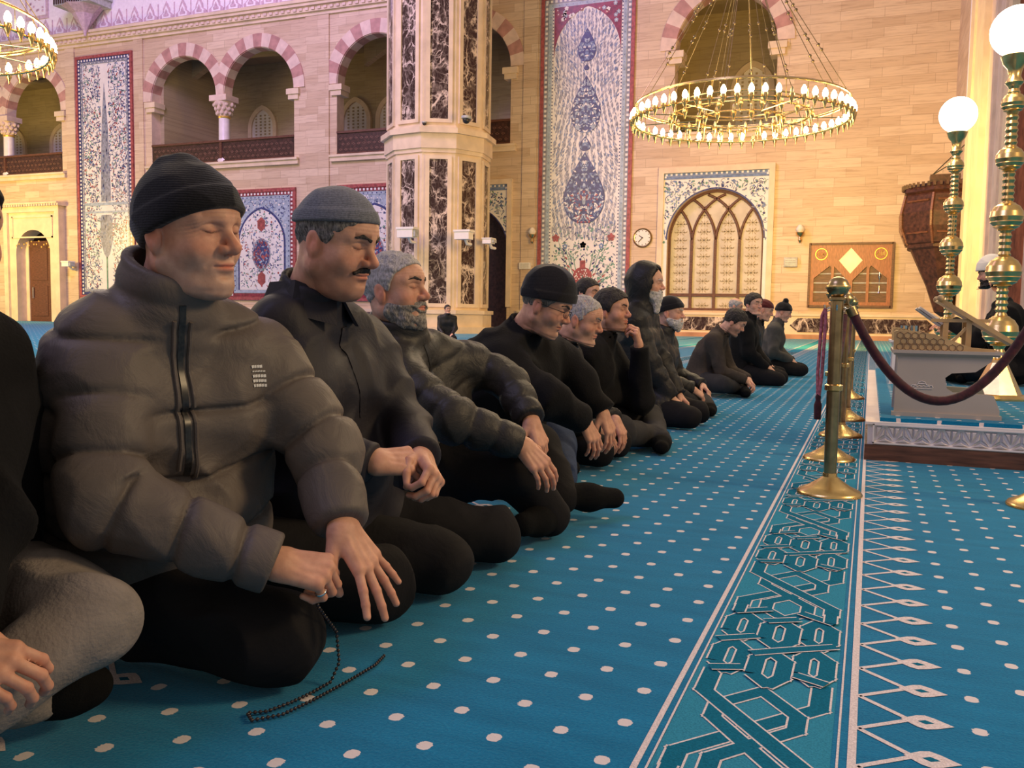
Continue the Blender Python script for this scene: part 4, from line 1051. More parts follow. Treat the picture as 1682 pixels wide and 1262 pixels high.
    def torso(P):
        ax = (P-pel)@UP; q_ = (P-pel)@FW
        d = None
        for s in (-1, 1):
            t = smin(rc(P, pel+LAT*s*.075*g, ch+LAT*s*.080*g, .125*g*th_, .122*g*th_), rc(P, ch+LAT*s*.08*g, nb+LAT*s*.105-UP*.075, .118*g*th_, .080*th_), .05)
            d = t if d is None else smin(d, t, .06)
        d = smin(d, ell(P, pel+UP*.12+FW*.05*g, (.14*g, .16*g, .17)), .06) if coat.get('belly') else d
        for s in 'rl': d = smin(d, rc(P, nb-UP*.03, J['s'+s], .070, .074*th_), .05)
        if coat.get('skirt', 0):
            for s in 'rl':
                kk = J['h'+s]+(J['k'+s]-J['h'+s])*coat['skirt']; d = smin(d, rc(P, J['h'+s], kk, .118, .100), .05)
        if cq:
            tq = cq*coat.get('tq', 1.35); wob = .12*w2(P)-.5*np.abs((P-pel)@LAT)
            sn = np.abs(np.sin(PI*(ax/tq+wob*.35+.2))); gw = coat.get('seam', .010)*PI/tq; gq = .45*sn**.8+.55*(1-np.exp(-(sn/gw)**2)); d = d-amp*1.1*(gq-.7)
            d = d-.0045*fold(P, fw1, fw2)*(1-gq*.4)-.009*(fold(P, w1, w2)-.5)
        else: d = d-fo*1.2*(fold(P, w1, w2)-.6)
        lowz = coat.get('hem', -.10); d = smax(d, -(ax-lowz), .02)
        return d
    def collar(P):
        ct = coat.get('collar', .09); cr = coat.get('cr', .080); cdir = unit(UP*.6+unit(hc-nb)*.4); c0 = nb+FW*.005-UP*.055; c1 = c0+cdir*(ct+.055)
        d = rc(P, c0, c1, cr*1.12, cr); top = (P-c1)@cdir-.006-.10*((P-c1)@FW)*coat.get('vee', -1.0)
        d = smax(d, top, .010); d = smax(d, -rc(P, c0+cdir*.055, c1+cdir*.05, cr*.80, cr*.80), .006)
        if cq: d = d-.004*np.abs(np.sin(PI*((P-c0)@cdir)/.045))
        return d
    zf = (J['floor'][2] if 'floor' in J else 0.0)+.004
    def coatf(P):
        d = torso(P)
        for s in 'rl': d = smin(d, arm(P, s), coat.get('blend', .035))
        if coat.get('collar', .09) > 0: d = smin(d, collar(P), .02)
        if coat.get('hood'):
            d = smin(d, hood(P), .02)
        return np.maximum(d, zf-P[:, 2])
    def hood(P):
        Q = toH(P); m = coat['hood']
        d = ell(Q, (-.020, 0, .045), (.135*m, .108*m, .125*m)); d = smin(d, rc(Q, (-.03, 0, -.02), (-.05, 0, -.14), .10, .10), .05)
        d = smax(d, -smin(ell(Q, (.05, 0, .02), (.12, .083, .108)), ell(Q, (.1, 0, -.05), (.12, .08, .1)), .02), .01)
        return (d-.005*fold(P, w1, w2))*hs
    lo, hi = bbox([J[k] for k in ('pel', 'nb', 'sr', 'sl', 'er', 'el', 'wr', 'wl')]+[nb+UP*.1, pel+UP*coat.get('hem', -.1)]+([J['kr'], J['kl']] if coat.get('skirt') else [])+([hc] if coat.get('hood') else []), .20 if not coat.get('hood') else .22)
    cv, cqd = sn_mesh(coatf, lo, hi, h)
    co_ = mesh_obj(coat.get('name', 'coat'), [(cv, cqd)], coat['mat'], root)
    # ---------------- trousers
    tr_ = dict(trousers)
    def tf(P):
        d = ell(P, (J['hr']+J['hl'])/2, (.15*g, .18*g, .12)) if True else None
        for s in 'rl':
            d = smin(d, rc(P, J['h'+s], J['k'+s], .100*tr_.get('w', 1), .078*tr_.get('w', 1)), .04)
        for s in 'rl': d = smin(d, rc(P, J['k'+s], J['a'+s], .074*tr_.get('w', 1), .052*tr_.get('w', 1)), .018)
        d = d-tr_.get('fold', .007)*(fold(P, w1, w2)-.5)
        return smax(d, zf-P[:, 2], .02)
    lo, hi = bbox([J[k] for k in ('hr', 'hl', 'kr', 'kl', 'ar', 'al')], .16)
    v, q = sn_mesh(tf, lo, hi, h); tro = mesh_obj('trousers', [(v, q)], tr_['mat'], root)
    # ---------------- socks: one mesh for each foot
    for s in 'rl':
        t = J.get('t'+s)
        if t is None: continue
        a = J['a'+s]; u = unit(t-a)
        def sf(P): return smax(smin(smin(rc(P, a, a+(t-a)*.5, .044, .046), rc(P, a+(t-a)*.45, t, .044, .036), .03), rc(P, a, a-u*.03+V(0, 0, -.0), .042, .036), .02)-.0015*fw1(P), zf-P[:, 2], .01)
        lo, hi = bbox([a, t], .07); v, q = sn_mesh(sf, lo, hi, min(h, .008)); mesh_obj('sock', [(v, q)], socks or 'sock_black', root)
    # ---------------- head wear, hair, beard
    hw = Waves(seed+21, 330, 10); hw2 = Waves(seed+22, 120, 8)
    lo, hi = bbox([hc+HR@V(0, 0, .05)*hs], .18*hs)
    if hat:
        zf_, zb_ = hat['line']; k = (zf_-zb_)/.2; zm = (zf_+zb_)/2; thk = hat.get('t', .012); tall = hat.get('tall', .0)
        def hatf(P):
            Q = toH(P); d = ell(Q, (-.003, 0, .050), (.098+thk, .079+thk, .089+thk+tall*.5))
            if tall: d = smin(d, ell(Q, (-.012, 0, .085+tall*.4), (.085, .07, .06+tall*.5)), .04)
            for bx, bz, br in hat.get('lumps', ()): d = smin(d, ell(Q, (bx, 0, bz), (br*1.2, br*1.2, br)), .025)
            line = Q[:, 2]-(zm+k*Q[:, 0])
            if hat.get('brim'): d = d-.0035*(1/(1+np.exp((line-hat['brim'])/.0015)))
            if hat.get('rib'): d = d-.0012*np.sin(np.arctan2(Q[:, 1], Q[:, 0])*hat['rib'])
            d = d-hat.get('fold', .003)*(fold(Q, Waves(seed+3, 45), w2)-.5)
            d = smax(d, -line, .006); inner = ell(Q, (-.002, 0, .050), (.094, .075, .083)); 
            return smax(d, -smax(inner, line-.02, .004), .002)*hs
        v, q = sn_mesh(hatf, lo, hi, hd*1.1); mesh_obj(hat.get('name', 'knit_hat'), [(v, q)], hat['mat'], root)
    if hair:
        t = hair.get('t', .006)
        def hf(P):
            Q = toH(P); A = np.abs(Q[:, 1]); d = ell(Q, (-.003, 0, .050), (.098+t, .078+t, .088+t)); d = smin(d, ell(Q, (.028, 0, .052), (.060+t, .062+t, .054+t)), .03)
            d = d-.0012*hw(Q)*hair.get('rough', 1)-.002*hw2(Q)*hair.get('rough', 1)
            line = Q[:, 2]-(hair.get('z', .034)+hair.get('k', .72)*Q[:, 0]-hair.get('side', .03)*np.exp(-((Q[:, 0]-.022)/.014)**2)*(A > .045))
            d = smax(d, -line-.0012*hw(Q), .004)
            if hair.get('bald'): d = smax(d, Q[:, 2]-hair['bald'], .01)
            return smax(d, -head_sdf(Q, dict(ho, ears=0))-.004, .001)*hs
        v, q = sn_mesh(hf, lo, hi, hd); 
        if len(q): mesh_obj('hair', [(v, q)], hair['mat'], root)
    lo, hi = bbox([hc+HR@V(.05, 0, -.05)*hs, hc+HR@V(.09, 0, -.05-(beard or {}).get('len', 0))*hs], .10*hs)
    if beard:
        t = beard.get('t', .004); ln = beard.get('len', 0)
        def bf(P):
            Q = toH(P); A = np.abs(Q[:, 1]); d = head_sdf(Q, dict(ho, ears=0, wrinkle=0))-t*np.clip((Q[:, 0]+.01)/.05, .3, 1)
            if ln: d = smin(d, rc(Q, (.062, 0, -.070), (.078, 0, -.080-ln), .045, .016+ln*.1), .03)
            d = d-.0012*hw(Q)-.0018*hw2(Q)
            zl = -.018-.25*np.clip(Q[:, 0]-.01, 0, .05)+.05*np.clip(.03-Q[:, 0], 0, .04)*12*.08
            top = Q[:, 2]-(zl+.001*hw2(Q)); mo = ell(Q, (.09, 0, -.026), (.02, .034, .008))
            reg = np.minimum(top, mo) if beard.get('mo', 1) else top
            d = smax(d, reg, .004); d = smax(d, -(Q[:, 0]-beard.get('back', -.002)), .01)
            d = smax(d, -ell(Q, (.10, 0, -.0405), (.022, .0235, .0085)), .002)
            d = smax(d, -(Q[:, 2]+.105+ln+.03), .01)
            return d*hs
        v, q = sn_mesh(bf, lo, hi, hd)
        if len(q): mesh_obj('beard', [(v, q)], beard['mat'], root)
    if moustache:
        def mf(P):
            Q = toH(P); A = np.abs(Q[:, 1]); Y = Q.copy(); Y[:, 1] = A
            d = rc(Y, (.0965, .004, -.0235), (.088, .030, -.0345), .0085, .0042)-.0007*hw(Q); return d*hs
        lo2, hi2 = bbox([hc+HR@V(.09, 0, -.03)*hs], .045*hs); v, q = sn_mesh(mf, lo2, hi2, hd*.6); mesh_obj('moustache', [(v, q)], moustache, root)
    if brows:
        def ef(P):
            Q = toH(P); Y = Q.copy(); Y[:, 1] = np.abs(Q[:, 1]); d = head_sdf(Q, dict(ho, ears=0, wrinkle=0))-.0022
            Y[:, 0] *= .25; s_ = smin(rc(Y, (.0235, .013, .0450), (.0225, .034, .0520), .0040, .0036), rc(Y, (.0225, .034, .0520), (.018, .053, .0460), .0036, .0020), .003)
            return smax(d, s_-.0010*hw(Q), .001)*hs
        lo2, hi2 = bbox([hc+HR@V(.075, 0, .048)*hs], .065*hs); v, q = sn_mesh(ef, lo2, hi2, hd*.6); 
        if len(q): mesh_obj('eyebrows', [(v, q)], brows, root)
    if glasses:
        mb = MB().mat('black_plastic')
        def T(p): return tuple(hc+HR@V(*p)*hs)
        for s in (-1, 1):
            mb.tube([T((.108-.35*max(0, .033+.022*math.cos(a)-.030), s*(.033+.022*math.cos(a)), .022+.016*math.sin(a))) for a in [2*PI*k/16 for k in range(16)]], .0012, 5, closed=True)
            mb.tube([T((.100, s*.054, .027)), T((.05, s*.079, .024)), T((-.01, s*.082, .022))], .0014, 5)
        mb.tube([T((.108, -.012, .026)), T((.110, 0, .029)), T((.108, .012, .026))], .0012, 5)
        mb.build('glasses', root, smooth=40)
    bvh = BVHTree.FromPolygons([tuple(p) for p in cv.tolist()], cqd.tolist())
    info = dict(root=root, coat=co_, J=J, FW=FW, UP=UP, LAT=LAT, bvh=bvh, ch=ch, hands=hp, hc=hc, HR=HR, hs=hs, toH=toH, h=h)
    for fn in extras: fn(info)
    return info
def front_line(info, name, mat, off_lat, z0, z1, width, thick=.003, n=40, off=.002, r=None, drift=0.0):
    p0 = info['pel']+0 if 'pel' in info else info['J']['pel']
    pel, nb = info['J']['pel'], info['J']['nb']; Lz = np.linalg.norm(nb-pel)
    a = nb-info['UP']*z0+info['LAT']*off_lat; b = nb-info['UP']*z1+info['LAT']*(off_lat+drift)
    return surf_strip(info['bvh'], tuple(a+info['FW']*.0), tuple(b), tuple(-info['FW']), n, off, width, name, mat, info['coat'], thick, r)

def shift_to(J, head, arms=True):
    # move a seated man so that his head comes to a given point; his seat stays on the floor
    d = np.asarray(head, float)-J['head']; up = ('head', 'nb', 'sr', 'sl')
    for k in J:
        if k == 'floor': continue
        J[k] = J[k]+(d if k in up else V(d[0], d[1], 0))
    J['er'] = ik(J['sr'], J['wr'], V(-.5, -.6, -.6)); J['el'] = ik(J['sl'], J['wl'], V(-.5, .6, -.6))
def seated(x, y, yaw=0, lean=10, hlean=None, hgt=.50, pose='kneel', sc=1.0, z=0.0, handr=None, handl=None, hipz=None, shw=.19, hx=.02, tw=0):
    # joints of a seated man: x, y is the point under the hips; angles in degrees
    R = frame(yaw, 0, 0); o = V(x, y, z)
    def T(*p): return o+R@(V(*p)*sc)
    hz = hipz if hipz is not None else (.20 if pose == 'kneel' else .14); a = math.radians(lean); hl = math.radians(lean+10 if hlean is None else hlean)
    nbx, nbz = hgt*math.sin(a), hz+hgt*math.cos(a)
    J = dict(pel=T(0, 0, hz), nb=T(nbx, 0, nbz), sr=T(nbx-.01+tw, -shw, nbz-.065), sl=T(nbx-.01-tw, shw, nbz-.065))
    J['head'] = T(nbx+.155*math.sin(hl)+hx, 0, nbz+.155*math.cos(hl))
    if pose == 'kneel':
        J.update(hr=T(.02, -.10, hz-.03), hl=T(.02, .10, hz-.03), kr=T(.43, -.16, .085), kl=T(.43, .16, .085), ar=T(.02, -.12, .055), al=T(.02, .12, .055))
        dr, dl = (.30, -.12, .20), (.30, .12, .20)
    else:
        J.update(hr=T(.03, -.10, hz), hl=T(.03, .10, hz), kr=T(.30, -.33, .13), kl=T(.30, .33, .13), ar=T(.40, .05, .065), al=T(.46, -.06, .055), tr=T(.42, .20, .05), tl=T(.50, -.22, .045))
        dr, dl = (.36, -.20, .20), (.36, .20, .20)
    J['wr'] = T(*(handr or dr)); J['wl'] = T(*(handl or dl))
    J['er'] = ik(J['sr'], J['wr'], R@V(-.5, -.6, -.6), .29*sc, .26*sc); J['el'] = ik(J['sl'], J['wl'], R@V(-.5, .6, -.6), .29*sc, .26*sc)
    J['floor'] = V(0, 0, z)
    return J, R
# ---- the big man in the taupe quilted jacket
J1 = dict(nb=at(262, 505, 1.70), sr=at(172, 590, 1.64), sl=at(425, 592, 1.86), er=at(170, 825, 1.54), wr=at(450, 926, 1.60), el=at(528, 735, 1.84), wl=at(560, 862, 1.72),
          pel=at(262, 905, 1.86), kr=(-1.03, 1.36, .098), kl=(-1.03, 1.73, .10))
J1['hr'] = J1['pel']+V(.0, -.10, .0); J1['hl'] = J1['pel']+V(.0, .10, .0); J1['ar'] = V(-1.42, 1.34, .07); J1['al'] = V(-1.42, 1.66, .06)
def badge(i):
    # small lettered chest patch, illegible in the photograph: short strokes
    bv = i['bvh']; c = i['ch']+i['LAT']*.150+i['UP']*.095; mb = MB().mat('badge_white')
    for r_ in range(5):
        for k in range(5 if r_ else 4):
            p = c+i['UP']*(.022-r_*.009)+i['LAT']*(k*.0062-.014); h = bv.ray_cast(Vector(p+i['FW']*.3), Vector(-i['FW']))
            if h[0] is None: continue
            n = h[1]; u = (Vector(i['UP'])-n*n.dot(Vector(i['UP']))).normalized(); l = n.cross(u); q = h[0]+n*.002; a = .0024 if (k+r_) % 3 else .0030; b = .0028 if r_ != 1 else .0012
            mb.poly([tuple(q-l*a-u*b), tuple(q+l*a-u*b), tuple(q+l*a+u*b), tuple(q-l*a+u*b)])
    o = mb.build('chest_badge', i['coat'], fixn=False); o['label'] = 'small white lettered chest patch'
def x1(i):
    front_line(i, 'zip', 'zip_black', .0, -.03, .44, .012, drift=-.02)
    for o in (-.015, .015): front_line(i, 'zip_piping', 'puffer_taupe', o, .0, .44, .01, r=.004, off=.003, drift=-.02)
    badge(i)
m1 = man('heavy man in taupe quilted jacket and black beanie, eyes closed, hands on his thighs', J1,
    dict(c=at(308, 398, 1.66), rot=(-2, 4, 3), s=1.0, o=dict(wrinkle=1.0, stubble=(.82, 1.08, 1.28), fat=.5, nose=1.15, browtone=(.8, .78, .75))),
    dict(mat='puffer_taupe', name='quilted_jacket', quilt=.100, tq=1.30, seam=.0075, amp=.016, thick=1.08, collar=.085, cr=.088, hem=-.10, belly=1, blend=.03, arm=1.08), dict(mat='trouser_black', w=1.12, fold=.014),
    hat=dict(mat='knit_black', line=(.066, -.030), t=.012, tall=.0, brim=.05, rib=None, name='beanie', lumps=((-.045, .140, .018), (-.005, .146, .014)), fold=.004),
    hair=None, brows=None, beard=None, skin='skin', girth=1.10, h=.0065, hh=.0026, hd=.0024,
    hands=dict(r=dict(fwd=(.75, .55, -.25), up=(.35, -.45, .85), curl=1.35, thumb=1.0, s=1.05), l=dict(fwd=(.62, .02, -.78), up=(.80, -.15, .58), spread=.38, thumb=.2, each=[.10, .12, .12, .10], s=1.05)), extras=[x1], seed=3)
# ---- man in the navy coat and grey skullcap
J2 = dict(nb=at(500, 492, 2.15), sr=at(470, 570, 2.10), sl=at(605, 570, 2.42), er=at(505, 730, 2.02), wr=at(612, 760, 1.98), el=at(665, 700, 2.30), wl=at(692, 752, 2.08),
          pel=at(520, 850, 2.30), kr=(-.99, 1.98, .095), kl=(-.98, 2.30, .095))
J2['hr'] = J2['pel']+V(0, -.10, -.03); J2['hl'] = J2['pel']+V(0, .10, -.03); J2['ar'] = V(-1.38, 1.96, .055); J2['al'] = V(-1.38, 2.25, .055)
def x2(i):
    front_line(i, 'placket', 'navy_coat', .03, .06, .30, .030, thick=.003, off=.003)
    # fold-down collar wings
    mb = MB().mat('navy_coat'); nb = i['J']['nb']; UP, FW, LT = i['UP'], i['FW'], i['LAT']
    for s in (-1, 1):
        a = nb+UP*.045+FW*.035+LT*s*.075; b = nb+UP*.015+FW*.105+LT*s*.012; c = nb-UP*.055+FW*.125+LT*s*.045; d = nb-UP*.035+FW*.05+LT*s*.12; e = nb+UP*.035-FW*.045+LT*s*.066; f = nb-UP*.02-FW*.06+LT*s*.085
        vs = [a, b, c, d, e, f]; n = unit(FW+LT*s*.6)*.008
        mb.add([tuple(v) for v in vs]+[tuple(v-n) for v in vs], [(0, 1, 2, 3), (6, 9, 8, 7), (0, 3, 5, 4), (6, 10, 11, 9), (0, 1, 7, 6), (1, 2, 8, 7), (2, 3, 9, 8), (3, 5, 11, 9), (5, 4, 10, 11), (4, 0, 6, 10)])
    mb.build('collar', i['coat'], smooth=30)
m2 = man('man in navy coat and grey skullcap with dark moustache, hands clasped', J2,
    dict(c=at(548, 410, 2.08), rot=(0, 15, 2), s=1.0, o=dict(wrinkle=.4, fat=1.0, nose=1.15, browtone=(.4, .36, .36), stubble=(.62, .55, .52))),
    dict(mat='navy_coat', name='coat', fold=.010, thick=1.03, collar=.05, cr=.078, hem=-.14, skirt=.30, belly=1), dict(mat='trouser_black', w=1.05),
    hat=dict(mat='knit_grey', line=(.086, .040), t=.009, brim=.03, name='skullcap', fold=.002), hair=dict(mat='hair_dark_grey', t=.003, z=.002, k=.95, side=.02), moustache='hair_black', brows='hair_black',
    skin='skin', girth=1.08, h=.009, hh=.003, hd=.0028,
    hands=dict(r=dict(fwd=(.62, .78, -.05), up=(.5, -.35, .80), curl=.95, thumb=.6, s=1.03), l=dict(fwd=(.70, -.62, -.38), up=(.75, .35, .55), curl=1.05, thumb=.5)), extras=[x2], seed=11)
# ---- silver-haired man in the dark quilted jacket, sitting on one hip with a sock towards the camera
J3 = dict(nb=at(655, 560, 2.85), sr=at(655, 625, 2.72), sl=at(765, 600, 3.06), er=at(740, 690, 2.62), wr=at(855, 730, 2.66), el=at(830, 620, 3.06), wl=at(872, 690, 2.92),
          pel=at(690, 755, 3.05), kr=at(835, 770, 2.80), kl=at(880, 740, 3.20), hr=at(700, 770, 2.92), hl=at(735, 745, 3.15), ar=at(905, 850, 2.86), tr=at(860, 862, 2.72), al=at(925, 815, 3.05), tl=at(1008, 818, 3.14))
def x3(i):
    front_line(i, 'zip', 'zip_black', .0, .0, .34, .014)
m3 = man('silver-haired bearded man in dark quilted jacket, black sock stretched out', J3,
    dict(c=at(648, 488, 2.80), rot=(0, -4, 0), s=1.02, o=dict(wrinkle=.5, fat=.6, browtone=(.5, .46, .45))),
    dict(mat='puffer_olive', name='quilted_jacket', quilt=.07, amp=.009, thick=1.06, collar=.085, cr=.086, hem=-.10, belly=1, arm=1.02), dict(mat='trouser_black', w=1.22),
    hair=dict(mat='hair_silver', t=.005, z=.028, k=.80), beard=dict(mat='beard_salt', t=.003, mo=1), brows='hair_black', skin='skin', girth=1.08, h=.009, hh=.0032, hd=.003,
    hands=dict(r=dict(fwd=(.66, .18, -.72), up=(.62, -.55, .52), curl=.42, spread=.1, thumb=.4), l=dict(fwd=(.45, -.1, -.88), up=(.85, -.2, .4), curl=.55, thumb=.4)), extras=[x3], seed=17)
# ---- man in the black woollen coat and knit hat, head bowed, jeans
J, R = seated(-1.62, 3.50, 0, 38, 60, pose='cross', hgt=.54, handr=(.40, -.18, .22), handl=(.42, .10, .27), hx=.03)
J['nb'] = at(852, 548, 3.66); J['pel'] = at(800, 720, 3.80); J['sr'] = at(822, 598, 3.50); J['sl'] = at(915, 590, 3.92); J['hr'] = J['pel']+V(.02, -.10, 0); J['hl'] = J['pel']+V(.02, .10, 0)
J['wr'] = at(958, 690, 3.55); J['wl'] = at(990, 678, 3.85); J['er'] = at(900, 655, 3.42); J['el'] = at(965, 640, 3.88)
m4 = man('bowed man in black wool coat, black knit hat and glasses, blue jeans', J,
    dict(c=at(892, 507, 3.58), rot=(4, 24, 0), s=1.03, o=dict(wrinkle=.3, fat=.4, stubble=(.55, .62, .70))),
    dict(mat='black_wool', name='coat', fold=.014, thick=1.22, collar=.05, hem=-.12, belly=1, skirt=.2), dict(mat='denim_blue', w=1.2),
    hat=dict(mat='knit_black', line=(.066, .010), t=.014, tall=.03, brim=.035, rib=None, name='knit_hat', lumps=((-.06, .12, .03),), fold=.006), hair=dict(mat='hair_dark_grey', t=.003, z=.0, k=.95), glasses=True,
    girth=1.2, h=.013, hh=.004, hd=.0038, hands=dict(r=dict(fwd=(.45, .15, -.88), up=(.85, -.4, .35), curl=.45, spread=.2), l=dict(fwd=(.40, -.05, -.9), up=(.9, -.3, .3), curl=.45, spread=.2)), seed=23)
# ---- grey-haired man in a black jacket beside him
J, R = seated(-1.52, 4.12, 0, 20, 40, pose='kneel', hgt=.47, handr=(.42, -.12, .19), handl=(.45, .06, .22))
shift_to(J, at(953, 531, 4.35))
def x5(i): front_line(i, 'zip', 'chrome', .0, .02, .12, .006)
man('man with close-cropped grey hair and black jacket with a silver zip pull', J, dict(c=J['head'], rot=(0, 16, 0), s=1.0, o=dict(wrinkle=1.0, fat=.2, stubble=(.7, .85, .95), browtone=(.6, .5, .5))),
    dict(mat='black_nylon', name='jacket', fold=.012, thick=1.16, collar=.07, hem=-.12), dict(mat='trouser_black'), hair=dict(mat='hair_silver', t=.003, z=.028, k=.85), brows='hair_dark_grey', skin='skin',
    h=.015, hh=.0045, hd=.004, hands=dict(r=dict(fwd=(.6, .4, -.7), up=(.7, -.3, .6), curl=.5), l=dict(fwd=(.5, -.2, -.8), up=(.85, -.2, .5), curl=.5)), extras=[x5], seed=29)
# ---- dark-haired man, chin in hand
J, R = seated(-1.58, 4.90, 0, 10, 16, pose='cross', hgt=.47, handr=(.40, -.18, .20), handl=(.30, .02, .50))
shift_to(J, at(1003, 516, 4.9))
J['el'] = J['nb']+V(.22, .12, -.34); J['wl'] = J['head']+V(.16, .02, -.175); J['wr'] = at(1045, 652, 5.1); J['er'] = ik(J['sr'], J['wr'], V(-.5, -.5, -.7))
man('dark-haired man in black wool coat resting his chin on his hand', J, dict(c=J['head'], rot=(-8, 0, 0), s=1.0, o=dict(fat=.3, stubble=(.25, .22, .2))),
    dict(mat='black_wool', name='coat', fold=.012, thick=1.16, collar=.07, hem=-.12), dict(mat='trouser_charcoal', w=1.1), hair=dict(mat='hair_black', t=.010, z=.022, k=.72), skin='skin',
    h=.016, hh=.005, hd=.0045, hands=dict(r=dict(fwd=(.6, .1, -.75), up=(.8, -.3, .5), curl=.6), l=dict(fwd=(-.15, -.3, .93), up=(.95, .0, .2), curl=1.2, thumb=.8)), seed=31)
# ---- tall hooded old man with a white beard
J, R = seated(-1.49, 5.85, 0, 5, 8, pose='kneel', hgt=.58, sc=1.0)
man('tall old man in black quilted parka with raised hood and long white beard', J, dict(c=J['head'], rot=(0, 4, 0), s=1.0, o=dict(wrinkle=1, nose=1.1)),
    dict(mat='black_nylon', name='hooded_parka', quilt=.09, amp=.008, thick=1.18, collar=.04, hem=-.12, hood=1.0, skirt=.5), dict(mat='trouser_black'), beard=dict(mat='hair_white', t=.006, len=.075), brows='hair_white', skin='skin_pale',
    h=.016, hh=.006, hd=.005, hands=dict(r=dict(fwd=(.7, .1, -.6), up=(.7, -.2, .7), curl=.6), l=dict(fwd=(.7, -.1, -.6), up=(.7, .2, .7), curl=.6)), seed=37)
# ---- smaller white-bearded man in a black beanie
J, R = seated(-1.55, 6.70, 0, 9, 14, pose='cross', hgt=.46)
man('white-bearded man in black beanie and black padded coat, next to the hooded one', J, dict(c=J['head'], rot=(-5, 4, 0), s=.98, o=dict(wrinkle=1, nose=1.1)),
    dict(mat='black_nylon', name='padded_coat', quilt=.08, amp=.008, thick=1.18, collar=.07, hem=-.12, hood=None, skirt=.3), dict(mat='trouser_charcoal'), hat=dict(mat='knit_black', line=(.066, .0), t=.012, brim=.04, name='beanie'),
    beard=dict(mat='hair_white', t=.006, len=.03), brows='hair_white', skin='skin_pale', h=.018, hh=.006, hd=.005,
    hands=dict(r=dict(fwd=(.6, .5, -.5), up=(.7, -.2, .7), curl=.7), l=dict(fwd=(.6, -.5, -.5), up=(.7, .2, .7), curl=.7)), seed=41)
# ---- man bowed in a grey-brown overcoat
J, R = seated(-1.52, 8.45, 0, 24, 48, pose='cross', hgt=.48, handr=(.46, -.05, .16), handl=(.48, .05, .16))
man('dark-haired man bowed forward in grey-brown overcoat', J, dict(c=J['head'], rot=(0, 34, 0), s=1.0, o=dict(fat=.2, stubble=(.25, .22, .2))),
    dict(mat='brown_wool', name='overcoat', fold=.010, collar=.06, hem=-.12, skirt=.3), dict(mat='trouser_charcoal', w=1.05), hair=dict(mat='hair_black', t=.012, z=.022, k=.70), skin='skin_pale',
    h=.020, hh=.006, hd=.005, hands=dict(r=dict(fwd=(.6, .5, -.6), up=(.7, -.2, .7), curl=.7), l=dict(fwd=(.6, -.5, -.6), up=(.7, .2, .7), curl=.7)), seed=43)
# ---- the men at the end of the row
J, R = seated(-1.32, 9.95, 0, 8, 12, pose='kneel', hgt=.52)
man('dark-haired man in black jacket whose face is turned to the camera', J, dict(c=J['head'], rot=(-38, 2, 0), s=1.0, o=dict(fat=.1)),
    dict(mat='black_wool', name='jacket', fold=.012, thick=1.14, hem=-.12), dict(mat='trouser_black'), hair=dict(mat='hair_black', t=.010, z=.024, k=.70), skin='skin_pale',
    h=.022, hh=.007, hd=.006, hands=dict(r=dict(fwd=(.7, .1, -.6), up=(.7, -.2, .7), curl=.5), l=dict(fwd=(.7, -.1, -.6), up=(.7, .2, .7), curl=.5)), seed=47)
J, R = seated(-1.42, 10.85, 0, 18, 24, pose='kneel', hgt=.50)
man('man in dark maroon cap and black jacket, beyond the dark-haired one', J, dict(c=J['head'], rot=(0, 18, 0), s=1.0, o=dict(fat=.3)),
    dict(mat='black_nylon', name='jacket', fold=.012, thick=1.14, hem=-.12), dict(mat='trouser_black'), hat=dict(mat='knit_maroon', line=(.066, .03), t=.009, name='cap'), skin='skin_pale',
    h=.024, hh=.007, hd=.006, hands=dict(r=dict(fwd=(.7, .1, -.6), up=(.7, -.2, .7), curl=.2), l=dict(fwd=(.7, -.1, -.6), up=(.7, .2, .7), curl=.2)), seed=53)
J, R = seated(-1.22, 11.85, 0, 12, 18, pose='kneel', hgt=.47)
man('man in grey coat and black bobble beanie at the far end of the row', J, dict(c=J['head'], rot=(0, 20, 0), s=1.0, o=dict(fat=.2)),
    dict(mat='grey_coat', name='coat', fold=.012, thick=1.14, hem=-.12), dict(mat='trouser_black'), hat=dict(mat='knit_black', line=(.066, .0), t=.010, brim=.035, name='bobble_beanie', lumps=((-.02, .165, .03),)), skin='skin_pale',
    h=.024, hh=.007, hd=.006, hands=dict(r=dict(fwd=(.7, .1, -.6), up=(.7, -.2, .7), curl=.5), l=dict(fwd=(.7, -.1, -.6), up=(.7, .2, .7), curl=.5)), seed=59)
# ---- second row, mostly hidden
J, R = seated(-1.97, 13.2, 0, 8, 12, pose='kneel', hgt=.54)
man('balding grey-haired man just showing above the bowed grey-brown overcoat', J, dict(c=J['head'], rot=(0, 14, 0), s=1.0, o=dict(fat=.3)),
    dict(mat='black_nylon', name='jacket', hem=-.12), dict(mat='trouser_black'), hair=dict(mat='hair_silver', t=.003, z=.010, k=.9, bald=.11), skin='skin_pale', h=.028, hh=.008, hd=.007,
    hands=dict(r=dict(curl=.5), l=dict(curl=.5)), seed=61)
J, R = seated(-2.22, 6.75, 0, 8, 10, pose='kneel', hgt=.54)
man('dark-haired man in the second row whose forehead shows above grey hair', J, dict(c=J['head'], rot=(-14, 4, 0), s=1.0, o=dict(fat=.1)),
    dict(mat='black_nylon', name='jacket', hem=-.12), dict(mat='trouser_black'), hair=dict(mat='hair_black', t=.008, z=.024, k=.72), skin='skin_pale', h=.028, hh=.008, hd=.006, hands=dict(r=dict(curl=.5), l=dict(curl=.5)), seed=67)
J, R = seated(-10.7, 21.7, -60, 6, 10, pose='kneel', hgt=.50)
